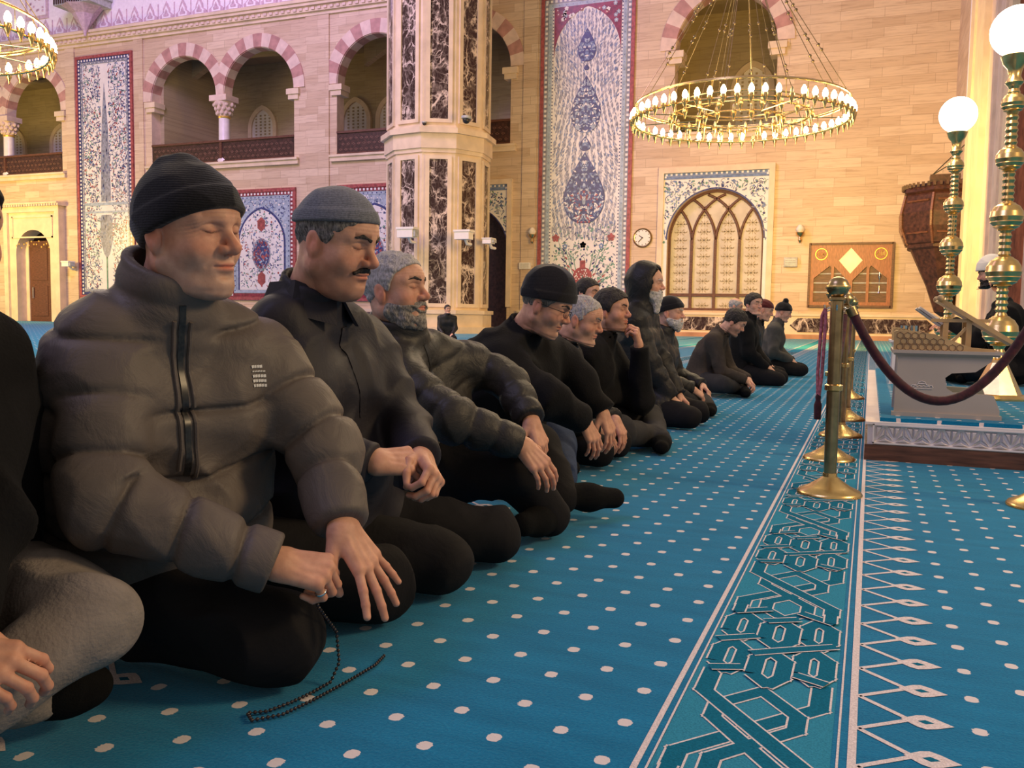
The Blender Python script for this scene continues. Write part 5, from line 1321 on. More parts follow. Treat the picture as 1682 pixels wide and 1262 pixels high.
man('small distant man in dark jacket sitting near the foot of the pillar', J, dict(c=J['head'], rot=(-40, 0, 0), s=1.0, o=dict(fat=.1)),
    dict(mat='black_nylon', name='jacket', hem=-.12), dict(mat='trouser_black'), hair=dict(mat='hair_black', t=.008, z=.024, k=.72), skin='skin_pale', h=.03, hh=.010, hd=.009, hands=dict(r=dict(curl=.5), l=dict(curl=.5)), seed=71)
# ---- man cut by the left picture edge: grey trousers, clasped hands
J0 = dict(pel=at(-120, 1010, 1.50), nb=at(-120, 520, 1.42), sr=at(-190, 600, 1.25), sl=at(-40, 600, 1.50), er=at(-160, 900, 1.15), el=at(-35, 850, 1.36), wr=at(-105, 1075, 1.20), wl=at(-85, 1040, 1.30),
          kr=at(-200, 1130, 1.22), kl=at(152, 1012, 1.44), ar=at(60, 1135, 1.48), al=at(-40, 1160, 1.30), tr=at(150, 1125, 1.52), tl=at(-160, 1180, 1.2))
J0['hr'] = J0['pel']+V(.02, -.08, -.02); J0['hl'] = J0['pel']+V(.02, .10, .02)
man('man cut by the left picture edge, black coat, grey trousers, hands clasped', J0, dict(c=at(-110, 400, 1.36), rot=(0, 5, 0), s=1.0, o={}),
    dict(mat='black_wool', name='coat', fold=.012, thick=1.14, hem=-.10), dict(mat='trouser_grey', w=1.0, fold=.010), hair=dict(mat='hair_black', t=.008), girth=1.0, h=.010, hh=.003, hd=.006,
    hands=dict(r=dict(fwd=(.80, .45, -.25), up=(.45, -.45, .75), curl=.75, thumb=.5), l=dict(fwd=(.75, -.45, -.35), up=(.6, .2, .7), curl=.8, thumb=.5)), seed=73)
# ---- reader at the low desk on the dais: black robe, white-wrapped cap
J, R = seated(1.12, 8.15, 180, 14, 26, pose='cross', hgt=.50, z=.22, handr=(.40, .05, .44), handl=(.50, -.08, .44))
J['wr'] = at(1575, 536, 7.75); J['wl'] = at(1566, 531, 7.35); J['er'] = ik(J['sr'], J['wr'], V(.1, .3, -1)); J['el'] = ik(J['sl'], J['wl'], V(.1, -.3, -1))
man('bearded man in black robe and white wrapped cap behind the low desk', J, dict(c=at(1630, 452, 7.7), rot=(180, 14, 0), s=1.0, o=dict(fat=.1)),
    dict(mat='black_wool', name='robe', fold=.014, thick=1.35, collar=.06, hem=-.12, skirt=.8), dict(mat='trouser_black', w=1.2),
    hat=dict(mat='ivory_fabric', line=(.060, .020), t=.022, tall=.03, brim=.075, name='wrapped_cap'), hair=dict(mat='hair_black', t=.004, z=.0, k=.6), beard=dict(mat='hair_black', t=.007), skin='skin_pale',
    h=.014, hh=.005, hd=.0045, hands=dict(r=dict(fwd=(-.9, -.1, -.1), up=(.1, .1, 1), curl=.3), l=dict(fwd=(-.9, -.2, -.1), up=(.1, -.1, 1), curl=.3)), seed=79)
# ------------------------------------------------------------------ marble pillar
def pillar():
    cx, cy = -16.33, 32.2; R = 2.04; n = 10; a0 = math.atan2(-cy, -cx)-PI/n
    t = thing('marble_pillar', 'massive many-sided pillar with dark veined marble inlays and a belt', 'pillar', (cx, cy, 0))
    def ringp(r): return [(cx+r*math.cos(a0+2*PI*k/n), cy+r*math.sin(a0+2*PI*k/n)) for k in range(n)]
    MB().mat('cream_stone').prism(ringp(R), 0.0, 24, 'xy').build('shaft', t)
    b = MB().mat('cream_stone')
    for z0, z1, r in ((6.85, 7.0, 1.03), (7.0, 7.55, 1.06), (7.55, 7.75, 1.13), (7.75, 7.85, 1.05), (0, .25, 1.16), (.25, .75, 1.08), (.75, .9, 1.12)): b.prism(ringp(R*r/math.cos(0)), z0, z1, 'xy')
    for k in range(n): pass
    b.build('belt', t)
    for k in range(n):
        am = a0+2*PI*(k+.5)/n; nx, ny = math.cos(am), math.sin(am)
        if nx*(-cx)+ny*(-cy) < 0: continue
        ap = R*math.cos(PI/n); s = 2*R*math.sin(PI/n); tx, ty = -ny, nx
        for z0, z1 in ((1.15, 6.6), (8.1, 15.5), (15.9, 23)):
            def box_(m, hw, r0, r1, za, zb):
                vs = []
                for z in (za, zb):
                    for r in (r0, r1):
                        for q in (-hw, hw): vs.append((cx+nx*r+tx*q, cy+ny*r+ty*q, z))
                m.add(vs, [(0, 1, 3, 2), (4, 6, 7, 5), (0, 4, 5, 1), (2, 3, 7, 6), (0, 2, 6, 4), (1, 5, 7, 3)])
            m = MB().mat('cream_stone')
            for q0, q1, za, zb in ((-.40, -.27, z0-.14, z1+.14), (.27, .40, z0-.14, z1+.14)):
                vs = []
                for z in (za, zb):
                    for r in (ap, ap+.07):
                        for q in (q0*s, q1*s): vs.append((cx+nx*r+tx*q, cy+ny*r+ty*q, z))
                m.add(vs, [(0, 1, 3, 2), (4, 6, 7, 5), (0, 4, 5, 1), (2, 3, 7, 6), (0, 2, 6, 4), (1, 5, 7, 3)])
            box_(m, .27*s, ap, ap+.07, z0-.14, z0); box_(m, .27*s, ap, ap+.07, z1, z1+.14); m.build('moulding', t)
            m = MB().mat('marble_dark'); box_(m, .27*s, ap-.02, ap+.02, z0, z1); m.build('marble_inlay', t)
pillar()
def wallbox(name, label, cat, px, py, Y, w, hgt, d, mat, group=None, detail=None):
    p = onY(px, py, Y); t = thing(name, label, cat, (p[0], p[1]-d/2, p[2]-hgt/2), group)
    b = MB().mat(mat).box(p[0]-w/2, p[0]+w/2, p[1]-d, p[1], p[2]-hgt/2, p[2]+hgt/2); b.build('housing', t)
    if detail:
        m = MB().mat(detail)
        for k in range(4): m.box(p[0]-w*.38, p[0]+w*.38, p[1]-d-.02, p[1]-d, p[2]-hgt*.35+k*hgt*.2, p[2]-hgt*.35+k*hgt*.2+hgt*.06)
        m.build('louvre', t)
    return t, p
def bullet(label, px, py, Y, s=1.0, flip=1, cat='camera'):
    p = onY(px, py, Y); t = thing('security_camera' if cat == 'camera' else 'loudspeaker', label, cat, (p[0], p[1], p[2]))
    MB().mat('white_plastic').box(p[0]-.35*s, p[0]+.30*s, p[1]-.55, p[1]-.15, p[2]-.02, p[2]+.30*s).box(p[0]-.38*s, p[0]+.36*s, p[1]-.58, p[1]-.12, p[2]+.28*s, p[2]+.36*s).build('housing', t)
    MB().mat('grey_box').box(p[0]+flip*.30*s-.05, p[0]+flip*.30*s+.09, p[1]-.5, p[1]-.2, p[2]+.02, p[2]+.26*s).build('front_face', t)
    MB().mat('white_plastic').tube([(p[0], p[1]-.3, p[2]+.05), (p[0], p[1]-.1, p[2]-.15), (p[0], p[1]+.25, p[2]-.15)], .06, 6).build('bracket', t)
    return t
bullet('white box loudspeaker on the pillar, left of the central marble strip', 677, 391, 29.75, 1.0, 1, 'speaker')
bullet('white box loudspeaker on the pillar, right of the central marble strip', 769, 394, 30.2, .9, -1, 'speaker')
bullet('small white loudspeaker at the right edge of the pillar', 809, 401, 31.9, .55, 1, 'speaker')
bullet('white camera on the wall just right of the stone doorway', 121, 438, 35.8, .75, 1)
for px, py, lb in ((766, 197, 'small dome camera on the pillar belt, right side'), (697, 203, 'tiny black camera on the left of the pillar belt')):
    p = onY(px, py, 30.15); t = thing('dome_camera', lb, 'camera', tuple(p)); r = .17 if px > 700 else .09
    MB().mat('grey_box').lathe([(r*.6, r*.9), (r*1.1, r*.8), (r*1.1, r*.3), (r*.9, 0.2*r)], tuple(p), 14).build('housing', t, smooth=40)
    MB().mat('black_plastic').sphere(tuple(p), r*.85, 14, 8).build('lens_dome', t, smooth=60)
wallbox('wall_box', 'small grey-green box on the wall left of the wooden cabinet', 'box', 1299, 431, WY, .50, .36, .16, 'grey_box', detail='white_plastic')
wallbox('wall_box', 'small pale box on the wall between pillar and tall medallion panel', 'box', 864, 437, WY, .52, .28, .16, 'white_plastic', detail='grey_box')
wallbox('wall_box', 'small grey switch box right of the tall medallion panel, under the clock', 'box', 1056, 436, WY, .30, .36, .12, 'grey_box', detail='white_plastic')
wallbox('fire_alarm_box', 'small red fire box beside the stone doorway', 'box', 13, 478, WY, .16, .55, .14, 'red_paint', detail='ivory_fabric')
def sconce(px, py, lb):
    p = onY(px, py, WY); t = thing('wall_sconce', lb, 'wall lamp', (p[0], p[1]-.1, p[2]-.3), 'brass wall sconces')
    MB().mat('brass').lathe([(.03, -.34), (.08, -.25), (.05, -.12), (.14, -.05), (.17, .05), (.15, .06), (.04, .0)], (p[0], p[1]-.22, p[2]), 12).tube([(p[0], p[1], p[2]-.2), (p[0], p[1]-.2, p[2]-.1)], .03, 6).box(p[0]-.05, p[0]+.05, p[1]-.04, p[1], p[2]-.3, p[2]+.05).build('arm', t, smooth=40)
    MB().mat('ivory_fabric').lathe([(.10, .05), (.16, .14), (.16, .2), (.07, .34), (.05, .34)], (p[0], p[1]-.22, p[2]), 12).build('shade', t, smooth=40)
sconce(1315, 385, 'brass wall sconce above the wooden cabinet'); sconce(877, 388, 'brass wall sconce between the pillar and tall medallion panel')
# clock
p = onY(1056, 391, WY); t = thing('wall_clock', 'round white wall clock right of the tall medallion panel', 'clock', (p[0], p[1]-.05, p[2]-.38))
RX = Matrix.Rotation(PI/2, 3, 'X')
MB().mat('dark_brass').lathe([(.38, 0), (.40, .05), (.37, .08), (.34, .06)], tuple(p), 28, RX).build('rim', t, smooth=40)
MB().mat('white_plastic').lathe([(.33, .05), (.33, .085)], tuple(p), 28, RX).build('dial', t)
m = MB().mat('ink_dark')
for k in range(12):
    a = PI*k/6; m.tube([(p[0]+.27*math.sin(a), p[1]-.092, p[2]+.27*math.cos(a)), (p[0]+.31*math.sin(a), p[1]-.092, p[2]+.31*math.cos(a))], .014, 4)
m.build('hour_marks', t)
for nm, a, l in (('hour_hand', 5.3, .17), ('minute_hand', 3.9, .25)): MB().mat('ink_dark').tube([(p[0]-.03*math.sin(a), p[1]-.10, p[2]-.03*math.cos(a)), (p[0]+l*math.sin(a), p[1]-.10, p[2]+l*math.cos(a))], .014, 4).build(nm, t)
# wooden cabinet with gothic glazing
x0, x1, z0, z1 = -2.25, .66, 1.28, 3.62; yc = WY-.12; t = thing('wall_cabinet', 'reddish wooden wall cabinet with gothic glass lights and two gold roundels', 'cabinet', ((x0+x1)/2, WY-.1, z0))
cx = (x0+x1)/2
L1 = [(x0+.16, z0+.15), (x0+.16, z0+1.05), (x0+.72, z0+1.52), (x0+.78, z0+1.45), (x0+.78, z0+.15)]; L2 = [(x0+.88, z0+.15), (x0+.88, z0+1.50), (cx-.10, z0+.98), (cx-.07, z0+.15)]
L3 = [(cx-.42, z0+1.72), (cx, z0+2.2), (cx+.42, z0+1.72), (cx, z0+1.22)]
mir = lambda q: [(2*cx-a, b) for a, b in reversed(q)]
holes = [L1, L2, mir(L2), mir(L1), L3]
MB().mat('cabinet_wood').prism([(x0, z0), (x1, z0), (x1, z1), (x0, z1)], yc, yc+.06, 'xz', holes).build('door_frame', t)
m = MB().mat('brown_wood')
for a in ((x0-.05, x0+.03, z0-.05, z1+.05), (x1-.03, x1+.05, z0-.05, z1+.05), (x0, x1, z1-.03, z1+.05), (x0, x1, z0-.05, z0+.03)): m.box(a[0], a[1], yc-.04, WY, a[2], a[3])
m.box(x0, x1, WY-.02, WY, z0, z1); m.build('carcass', t)
m = MB().mat('grey_box')
for z in (.5, .85, 1.2): m.box(x0+.1, x1-.1, yc+.07, WY-.02, z0+z, z0+z+.05)
m.build('shelves', t)
m = MB().mat('ivory_glass')
m.prism(L3, yc+.03, yc+.05); m.build('frosted_pane', t)
m = MB().mat('chrome').lathe([(.05, 0), (.02, .1), (.02, .5), (.06, .6), (.02, .8), (.01, 1.0)], (x1-.42, yc+.09, z0+.5), 10); m.build('ornament', t, smooth=40)
for k, sx in ((0, -1), (1, 1)):
    c_ = (cx+sx*1.05, z1-.38); m = MB().mat('gold_paint')
    m.tube([(c_[0]+.21*math.cos(a), yc-.01, c_[1]+.21*math.sin(a)) for a in [2*PI*i/24 for i in range(24)]], .018, 6, closed=True)
    if sx > 0:   # Allah
        st = [[(.13, -.07), (.13, .11)], [(.08, .07), (.07, -.06), (.03, -.07), (.02, .07)], [(.02, -.06), (-.03, -.07), (-.04, .06)], [(-.04, -.06), (-.10, -.07), (-.13, -.01), (-.09, .03), (-.07, -.04)], [(.0, .11), (.02, .09), (.04, .12)]]
    else:        # Muhammad
        st = [[(.13, -.02), (.10, .05), (.06, .0), (.12, -.03), (.02, -.03), (.06, .06), (-.02, .05)], [(.02, -.03), (-.03, -.03), (-.05, .03), (-.07, -.03), (-.11, -.03)], [(-.07, .1), (-.13, .03), (-.10, -.03), (-.15, -.06)], [(-.02, -.08), (.05, -.12), (.11, -.08)]]
    for s_ in st: m.tube([(c_[0]+a, yc-.012, c_[1]+b) for a, b in s_], .014, 5)
    m.build('gold_roundel', t, smooth=40)
# preacher's seat on the right wall
t = thing('pulpit', 'dark carved wooden bulbous pulpit hanging by the right corner', 'pulpit', (2.35, 32, 1.0))
m = MB().mat('dark_wood').lathe([(.10, .9), (.32, 1.05), (.62, 1.9), (.95, 2.6), (1.16, 3.05)], (2.2, 32, 0), 8, Matrix.Rotation(.39, 3, 'Z')).clamp(0, 2.49); m.build('tapered_base', t)
m = MB().mat('dark_wood').lathe([(1.20, 3.05), (1.28, 3.1), (1.28, 3.2), (1.36, 3.25), (1.50, 3.75), (1.52, 4.2), (1.42, 4.72), (1.36, 4.8)], (2.2, 32, 0), 8, Matrix.Rotation(.39, 3, 'Z')).clamp(0, 2.49); m.build('drum', t)
m = MB().mat('dark_wood').lathe([(1.40, 4.8), (1.46, 4.85), (1.42, 4.95), (1.36, 5.08), (1.30, 5.1)], (2.2, 32, 0), 8, Matrix.Rotation(.39, 3, 'Z')).clamp(0, 2.49); 
for k in range(48):
    a = 2*PI*k/48; m.box(2.2+1.40*math.cos(a)-.04, 2.2+1.40*math.cos(a)+.04, 32+1.4*math.sin(a)-.04, 32+1.4*math.sin(a)+.04, 4.98, 5.12)
m.box(1.55, 2.4, 31.0, 31.5, 5.05, 5.35); m.clamp(0, 2.49).build('cornice', t)
m = MB().mat('brown_wood')
for k in range(8):
    a = .39+2*PI*k/8; m.tube([(2.2+1.30*math.cos(a), 32+1.30*math.sin(a), 3.2), (2.2+1.53*math.cos(a), 32+1.53*math.sin(a), 3.75), (2.2+1.55*math.cos(a), 32+1.55*math.sin(a), 4.2), (2.2+1.43*math.cos(a), 32+1.43*math.sin(a), 4.75)], .05, 5)
    b_ = a+2*PI/8
    for z, r in ((3.55, 1.40), (4.55, 1.42)):
        m.tube([(2.2+r*math.cos(a+.1), 32+r*math.sin(a+.1), z), (2.2+r*math.cos(b_-.1), 32+r*math.sin(b_-.1), z)], .035, 5)
m.clamp(0, 2.49).build('ribs', t)
m = MB().mat('black_plastic')
for dx, dz in ((.9, .9), (.75, .45)): m.tube([(1.6, 31.2, 5.35), (1.6+dx*.5, 31.1, 5.35+dz*.5), (1.6+dx, 31.0, 5.35+dz)], .018, 5)
m.build('microphone', t)
# small corbelled balcony high on the left
p = onY(153, 20, WY); t = thing('corbel_balcony', 'dark carved corbelled balcony high on the white upper wall', 'balcony', (p[0], WY-.6, 14.9))
MB().mat('grey_box').box(p[0]-1.25, p[0]+1.25, WY-1.4, WY, 16.35, 16.75).box(p[0]-1.35, p[0]+1.35, WY-1.5, WY, 16.7, 16.85).build('slab', t)
m = MB().mat('dark_wood')
for k in range(16): m.box(p[0]-1.2+k*.155, p[0]-1.2+k*.155+.08, WY-1.43, WY-1.38, 16.4, 16.65)
m.box(p[0]-.9, p[0]+.9, WY-1.3, WY-.1, 16.85, 17.9); m.build('parapet', t)
MB().mat('pattern_mauve').lathe([(.06, 14.95), (.10, 15.2), (.35, 15.6), (.6, 16.0), (1.1, 16.35)], (p[0], WY-.55, 0), 8).clamp(1, WY-.06).build('corbel', t)

# ------------------------------------------------------------------ ring chandeliers
def chandelier(cx, cy, cz, R, lb):
    t = thing('ring_chandelier', lb, 'chandelier', (cx, cy, cz), 'brass ring chandeliers')
    def ringm(mb, r, z, tr=.022, n=64): mb.tube([(cx+r*math.cos(a), cy+r*math.sin(a), z) for a in [2*PI*i/n for i in range(n)]], tr, 6, closed=True)
    m = MB().mat('brass'); ringm(m, R, cz+.24, .022); ringm(m, R*.985, cz+.27, .012); ringm(m, R*1.0, cz-.10, .02)
    for r, z in ((R*.66, .0), (R*.62, .22), (R*.40, -.05), (R*.36, .16)): ringm(m, r, cz+z, .018)
    for k in range(30):
        a = 2*PI*k/30; m.tube([(cx+R*math.cos(a), cy+R*math.sin(a), cz-.10), (cx+R*math.cos(a), cy+R*math.sin(a), cz+.24)], .008, 4)
    for k in range(12):
        a = 2*PI*k/12+.13; m.tube([(cx+R*math.cos(a), cy+R*math.sin(a), cz-.1), (cx+R*.4*math.cos(a), cy+R*.4*math.sin(a), cz-.05)], .010, 4)
    m.build('ring_frame', t, smooth=50)
    top = Vector((cx, cy, cz+4.6-.9))
    rods = None; n = 12
    for k in range(n):
        a = 2*PI*k/n; q = Vector((cx+R*math.cos(a), cy+R*math.sin(a), cz+.24)); m = MB().mat('dark_brass').tube([q, top], .008, 5)
        for u in (.28, .31, .52, .55, .78, .80): m.sphere(tuple(q.lerp(top, u)), .035, 8, 6)
        m.build('suspension_rod', t, smooth=50)
    for k in range(6):
        a = 2*PI*k/6+.3; q = Vector((cx+R*.4*math.cos(a), cy+R*.4*math.sin(a), cz+.16)); m = MB().mat('dark_brass').tube([q, top], .007, 5)
        for u in (.2, .45, .7): m.sphere(tuple(q.lerp(top, u)), .03, 8, 6)
        m.build('suspension_rod', t, smooth=50)
    MB().mat('brass').lathe([(.05, -.25), (.14, -.1), (.16, .1), (.06, .3), (.03, 6)], tuple(top), 14).build('crown', t, smooth=50)
    cup = MB().mat('brass').lathe([(.012, -.20), (.020, -.14), (.045, -.08), (.055, -.02), (.05, 0), (.02, 0), (.02, .0)], (0, 0, 0), 10)
    cupo = None; bulbo = None; offo = None
    def put(proto, x, y, z):
        o = proto.copy(); COL.objects.link(o); o.parent = t; o.location = (x-cx, y-cy, z-cz); return o
    protos = []
    def proto(name, mb): 
        me_o = mb.build(name, None, smooth=50); me_o.parent = t; return me_o
    cupo = proto('candle_cup', cup); bulbo = proto('bulb', MB().mat('bulb_light').lathe([(.025, 0), (.048, .03), (.056, .07), (.044, .12), (.014, .17)], (0, 0, 0), 10)); offo = proto('unlit_bulb', MB().mat('bulb_off').lathe([(.018, 0), (.033, .05), (.03, .09), (.008, .13)], (0, 0, 0), 8))
    first = {id(cupo): True, id(bulbo): True, id(offo): True}
    def place(pr, x, y, z):
        if first[id(pr)]: first[id(pr)] = False; pr.location = (x-cx, y-cy, z-cz)
        else: put(pr, x, y, z)
    nb = 56; off = {14, 20, 25, 47, 33}
    for k in range(nb):
        a = 2*PI*k/nb; x, y = cx+R*1.03*math.cos(a), cy+R*1.03*math.sin(a)
        place(cupo, x, y, cz-.10+.05); place(offo if k in off else bulbo, x, y, cz-.05)
    for rr, nn, z in ((.66, 22, .0), (.40, 16, -.05)):
        for k in range(nn):
            a = 2*PI*k/nn; x, y = cx+R*rr*math.cos(a), cy+R*rr*math.sin(a); place(cupo, x, y, cz+z); place(offo, x, y, cz+z)
    l = bpy.data.lights.new('chandelier_light', 'POINT'); l.energy = 260; l.color = (1, .74, .38); l.shadow_soft_size = .6
    o = bpy.data.objects.new('chandelier_light', l); COL.objects.link(o); o.location = (cx, cy, cz-.6)
    return t
chandelier(-2.69, 19.03, 4.9, 2.15, 'large brass ring chandelier hanging before the right gallery arch')
chandelier(-14.0, 9.2, 4.9, 2.15, 'brass ring chandelier cut by the upper left picture corner')

# ------------------------------------------------------------------ rope barrier
def rope(a, b, sag, lb, group, r=.017):
    a, b = Vector(a), Vector(b); pts = []
    for i in range(25):
        u = i/24; q = a.lerp(b, u); q.z -= sag*4*u*(1-u); pts.append(q)
    t = thing('barrier_rope', lb, 'rope', tuple((a+b)/2-Vector((0, 0, sag))), group)
    MB().mat('velvet_rope').tube(pts, r, 10).build('velvet', t, smooth=60)
    for q, d in ((pts[0], pts[1]), (pts[-1], pts[-2])):
        m = MB().mat('dark_brass'); m.tube([q, q.lerp(d, .55)], r*1.12, 10); u = (q-d).normalized()
        m.tube([q+u*.0, q+u*.02, q+u*.03+Vector((0, 0, .01)), q+u*.035], .004, 6)
        m.build('end_cap', t, smooth=60)
posts = [(-.129, 3.862), (-.170, 4.836), (-.145, 5.85), (-.134, 6.85), (-.150, 8.76), (.66, 3.97)]
lbs = ['nearest brass rope-barrier post with dark ball top', 'second barrier post, hidden behind the nearest post', 'third brass barrier post along the carpet border', 'fourth brass barrier post along the carpet border', 'farthest brass barrier post along the carpet border', 'barrier post at the right picture edge, only base showing']
t = thing('barrier_post', lbs[0], 'barrier post', (posts[0][0], posts[0][1], 0), 'rope barrier posts')
x, y = posts[0]
MB().mat('brass').lathe([(.130, 0), (.130, .008), (.122, .018), (.085, .035), (.045, .062), (.030, .075), (.028, .09)], (x, y, 0), 40).build('base', t, smooth=40)
MB().mat('dark_brass').lathe([(.0255, .08), (.0255, .80), (.034, .805), (.034, .815), (.022, .82)], (x, y, 0), 24).build('pole', t, smooth=40)
MB().mat('brass').lathe([(.026, .43), (.036, .435), (.036, .455), (.026, .46)], (x, y, 0), 24).build('collar', t, smooth=40)
bf_ = MB().mat('dark_brass').sphere((x, y, .857), .044, 24, 14).build('ball_finial', t, smooth=60)
MB().mat('brass').lathe([(.047, .850), (.049, .855), (.049, .860), (.047, .865)], (x, y, 0), 24).build('ball_band', bf_, smooth=40)
m = MB().mat('chrome')
for k in range(4):
    a = PI/2*k; m.tube([(x+.026*math.cos(a), y+.026*math.sin(a), .775), (x+.045*math.cos(a), y+.045*math.sin(a), .765), (x+.050*math.cos(a), y+.050*math.sin(a), .785)], .004, 6)
m.build('hook', t, smooth=60)
for (px_, py_), lb in zip(posts[1:], lbs[1:]): copy_tree(t, (px_, py_, 0), lb)
hz = .775
rope((posts[0][0]+.05, posts[0][1], hz), (posts[5][0]-.05, posts[5][1], hz), .37, 'dark red velvet rope sagging in front of the low desk', None, .019)
rn = ['red barrier rope hanging between the nearest and second post', 'red barrier rope hanging between the second and third post', 'red barrier rope hanging between the third and fourth post', 'red barrier rope hanging between the fourth and farthest post']
for i in range(4):
    a, b = posts[i], posts[i+1]; rope((a[0]-.01*(i % 2), a[1]+.05, hz), (b[0], b[1]-.05, hz), .27, rn[i], 'ropes along the carpet border', .016)
# tasselled cord looped over the nearest post
t = thing('tassel_cord', 'pink and red twisted cord looped over the left of the nearest post', 'cord', (posts[0][0]-.055, posts[0][1], .38))
x, y = posts[0][0]-.045, posts[0][1]
m = MB().mat('pink_cord').tube([(x, y, .77), (x-.012, y+.005, .74), (x-.020, y+.005, .5), (x-.016, y+.002, .40)], .007, 8).tube([(x, y, .77), (x+.003, y-.005, .72), (x-.003, y-.008, .5), (x-.012, y, .40)], .007, 8); m.build('cord', t, smooth=60)
MB().mat('velvet_rope').lathe([(.004, .42), (.012, .405), (.010, .39), (.016, .37), (.014, .31)], (x-.014, y, 0), 10).build('tassel', t, smooth=40)

# ------------------------------------------------------------------ dais with the reader's desk
t = thing('low_dais', 'low white dais with brown base, carved front and blue carpet top', 'platform', (1.2, 6.9, 0))
X0, X1, Y0, Y1 = -.002, 2.4, 4.92, 10.2
MB().mat('brown_wood').box(X0, X1, Y0, Y1, 0, .082).build('plinth', t)
MB().mat('marble_white').box(X0+.012, X1, Y0+.012, Y1, .082, .199).box(X0+.0, X1+.01, Y0+.0, Y1+.01, .188, .2005).build('body', t)
m = MB().mat('light_relief')
for i in range(9):
    xa = .05+i*.088; xb = xa+.088; xm = (xa+xb)/2; za, zb = .098, .182; yy = Y0+.004
    for P_ in ([(xa, za), (xb, za), (xm, za+.028)], [(xa, za), (xm, zb), (xm, za+.034)], [(xb, za), (xm, za+.034), (xm, zb)], [(xa, zb), (xa, za+.014), (xm-.010, zb)], [(xb, zb), (xm+.010, zb), (xb, za+.014)]):
        cxx = sum(q[0] for q in P_)/3; czz = sum(q[1] for q in P_)/3; P2 = [(cxx+(a-cxx)*.84, czz+(b-czz)*.84) for a, b in P_]
        n = len(P2); vs = [(a, yy+.008, b) for a, b in P2]+[(cxx+(a-cxx)*.5, yy-.004, czz+(b-czz)*.5) for a, b in P2]
        m.add(vs, [(0, 1, 2), (3, 5, 4), (0, 3, 4, 1), (1, 4, 5, 2), (2, 5, 3, 0)])
m.build('carved_front', t)
m = MB().mat('marble_white')
for a in ((.035, .86, .088, .096), (.035, .86, .184, .190), (.035, .043, .09, .19), (.852, .86, .09, .19)): m.box(a[0], a[1], Y0-.002, Y0+.014, a[2], a[3])
m.build('front_moulding', t)
m = MB().mat('carpet').box(X0+.07, X1, Y0+.05, Y1-.05, .20, .22); m.build('carpet_top', t, origin=None)
# low desk: two cut-out side panels under a top, seen from its side
def desk(ox, oy, lb, mat, s=1.0):
    t = thing('low_desk', lb, 'desk', (ox+.26, oy+.25, .22), 'low reading desks'); z = .22
    def prof(): return [(0, 0), (.50*s, 0), (.50*s, .05), (.47*s, .125), (.44*s, .13), (.28*s, .135), (.25*s, .155), (.24*s, .21), (.27*s, .235), (.38*s, .245), (.45*s, .30), (.46*s, .335), (0, .335), (.01, .30), (.0, .04)]
    for yy in (oy, oy+.48):
        MB().mat(mat).prism([(ox+a, z+b) for a, b in prof()], yy, yy+.025).build('side_panel', t)
    MB().mat(mat).box(ox-.02, ox+.50*s, oy-.02, oy+.525, z+.335, z+.352).box(ox-.01, ox+.49*s, oy-.01, oy+.51, z+.325, z+.335).build('desk_top', t)
    MB().mat(mat).box(ox+.012, ox+.03, oy+.03, oy+.475, z+.04, z+.324).box(ox-.012, ox+.51*s, oy-.012, oy+.03, z, z+.022).build('front_panel', t)
    # slight raised emblem on the side
    m = MB().mat('marble_white'); c0 = ox+.13; zz = z+.155; yy = oy-.002
    for q in ([(-.055, 0), (-.045, .014), (-.02, .014), (-.015, .028), (.0, .034), (.018, .028), (.022, .014), (.05, .012), (.055, 0)], [(-.05, -.006), (.052, -.006)], [(-.02, .02), (.02, .02)], [(-.04, .004), (-.03, .010), (-.02, .004), (-.01, .010), (0, .004), (.01, .010), (.02, .004), (.03, .010), (.04, .004)]):
        m.tube([(c0+a, yy, zz+b) for a, b in q], .0016, 4)
    m.build('emblem', t)
    return t
desk(.135, 5.13, 'nearest low grey desk with cut-out side on the dais', 'marble_grey')
desk(.17, 7.75, 'smaller cream desk on the dais behind the grey desk', 'marble_white', .8)
# honeycomb bolster boards on the desk
def board(ox, oy, z, lb, l=.48):
    t = thing('carved_board', lb, 'board', (ox+l/2, oy+.02, z), 'carved honeycomb boards')
    P_ = [(0, 0), (0, .095), (.02, .105), (.10, .100), (.20, .085), (.30, .045), (.38, .018), (l, .012), (l, 0)]
    MB().mat('pale_wood').prism([(ox+a*(l/.48), z+b) for a, b in P_], oy, oy+.06).build('panel', t)
    m = MB().mat('brown_wood'); 
    for j in range(3):
        for i in range(11):
            hx, hzz = .03+i*.036+(.018 if j % 2 else 0), .016+j*.030
            if inside([(a-.012, b-.014) if a > 0 else (a+.01, b-.014) for a, b in P_], hx, hzz): m.tube([(ox+hx+.017*math.cos(a), oy-.001, z+hzz+.017*math.sin(a)) for a in [PI/6+PI/3*k for k in range(6)]], .0013, 4, closed=True)
    m.build('honeycomb', t)
board(.12, 5.14, .572, 'pale wooden honeycomb-carved board standing on the grey desk'); board(.165, 7.76, .572, 'gilt honeycomb-carved board standing on the cream desk', .30)
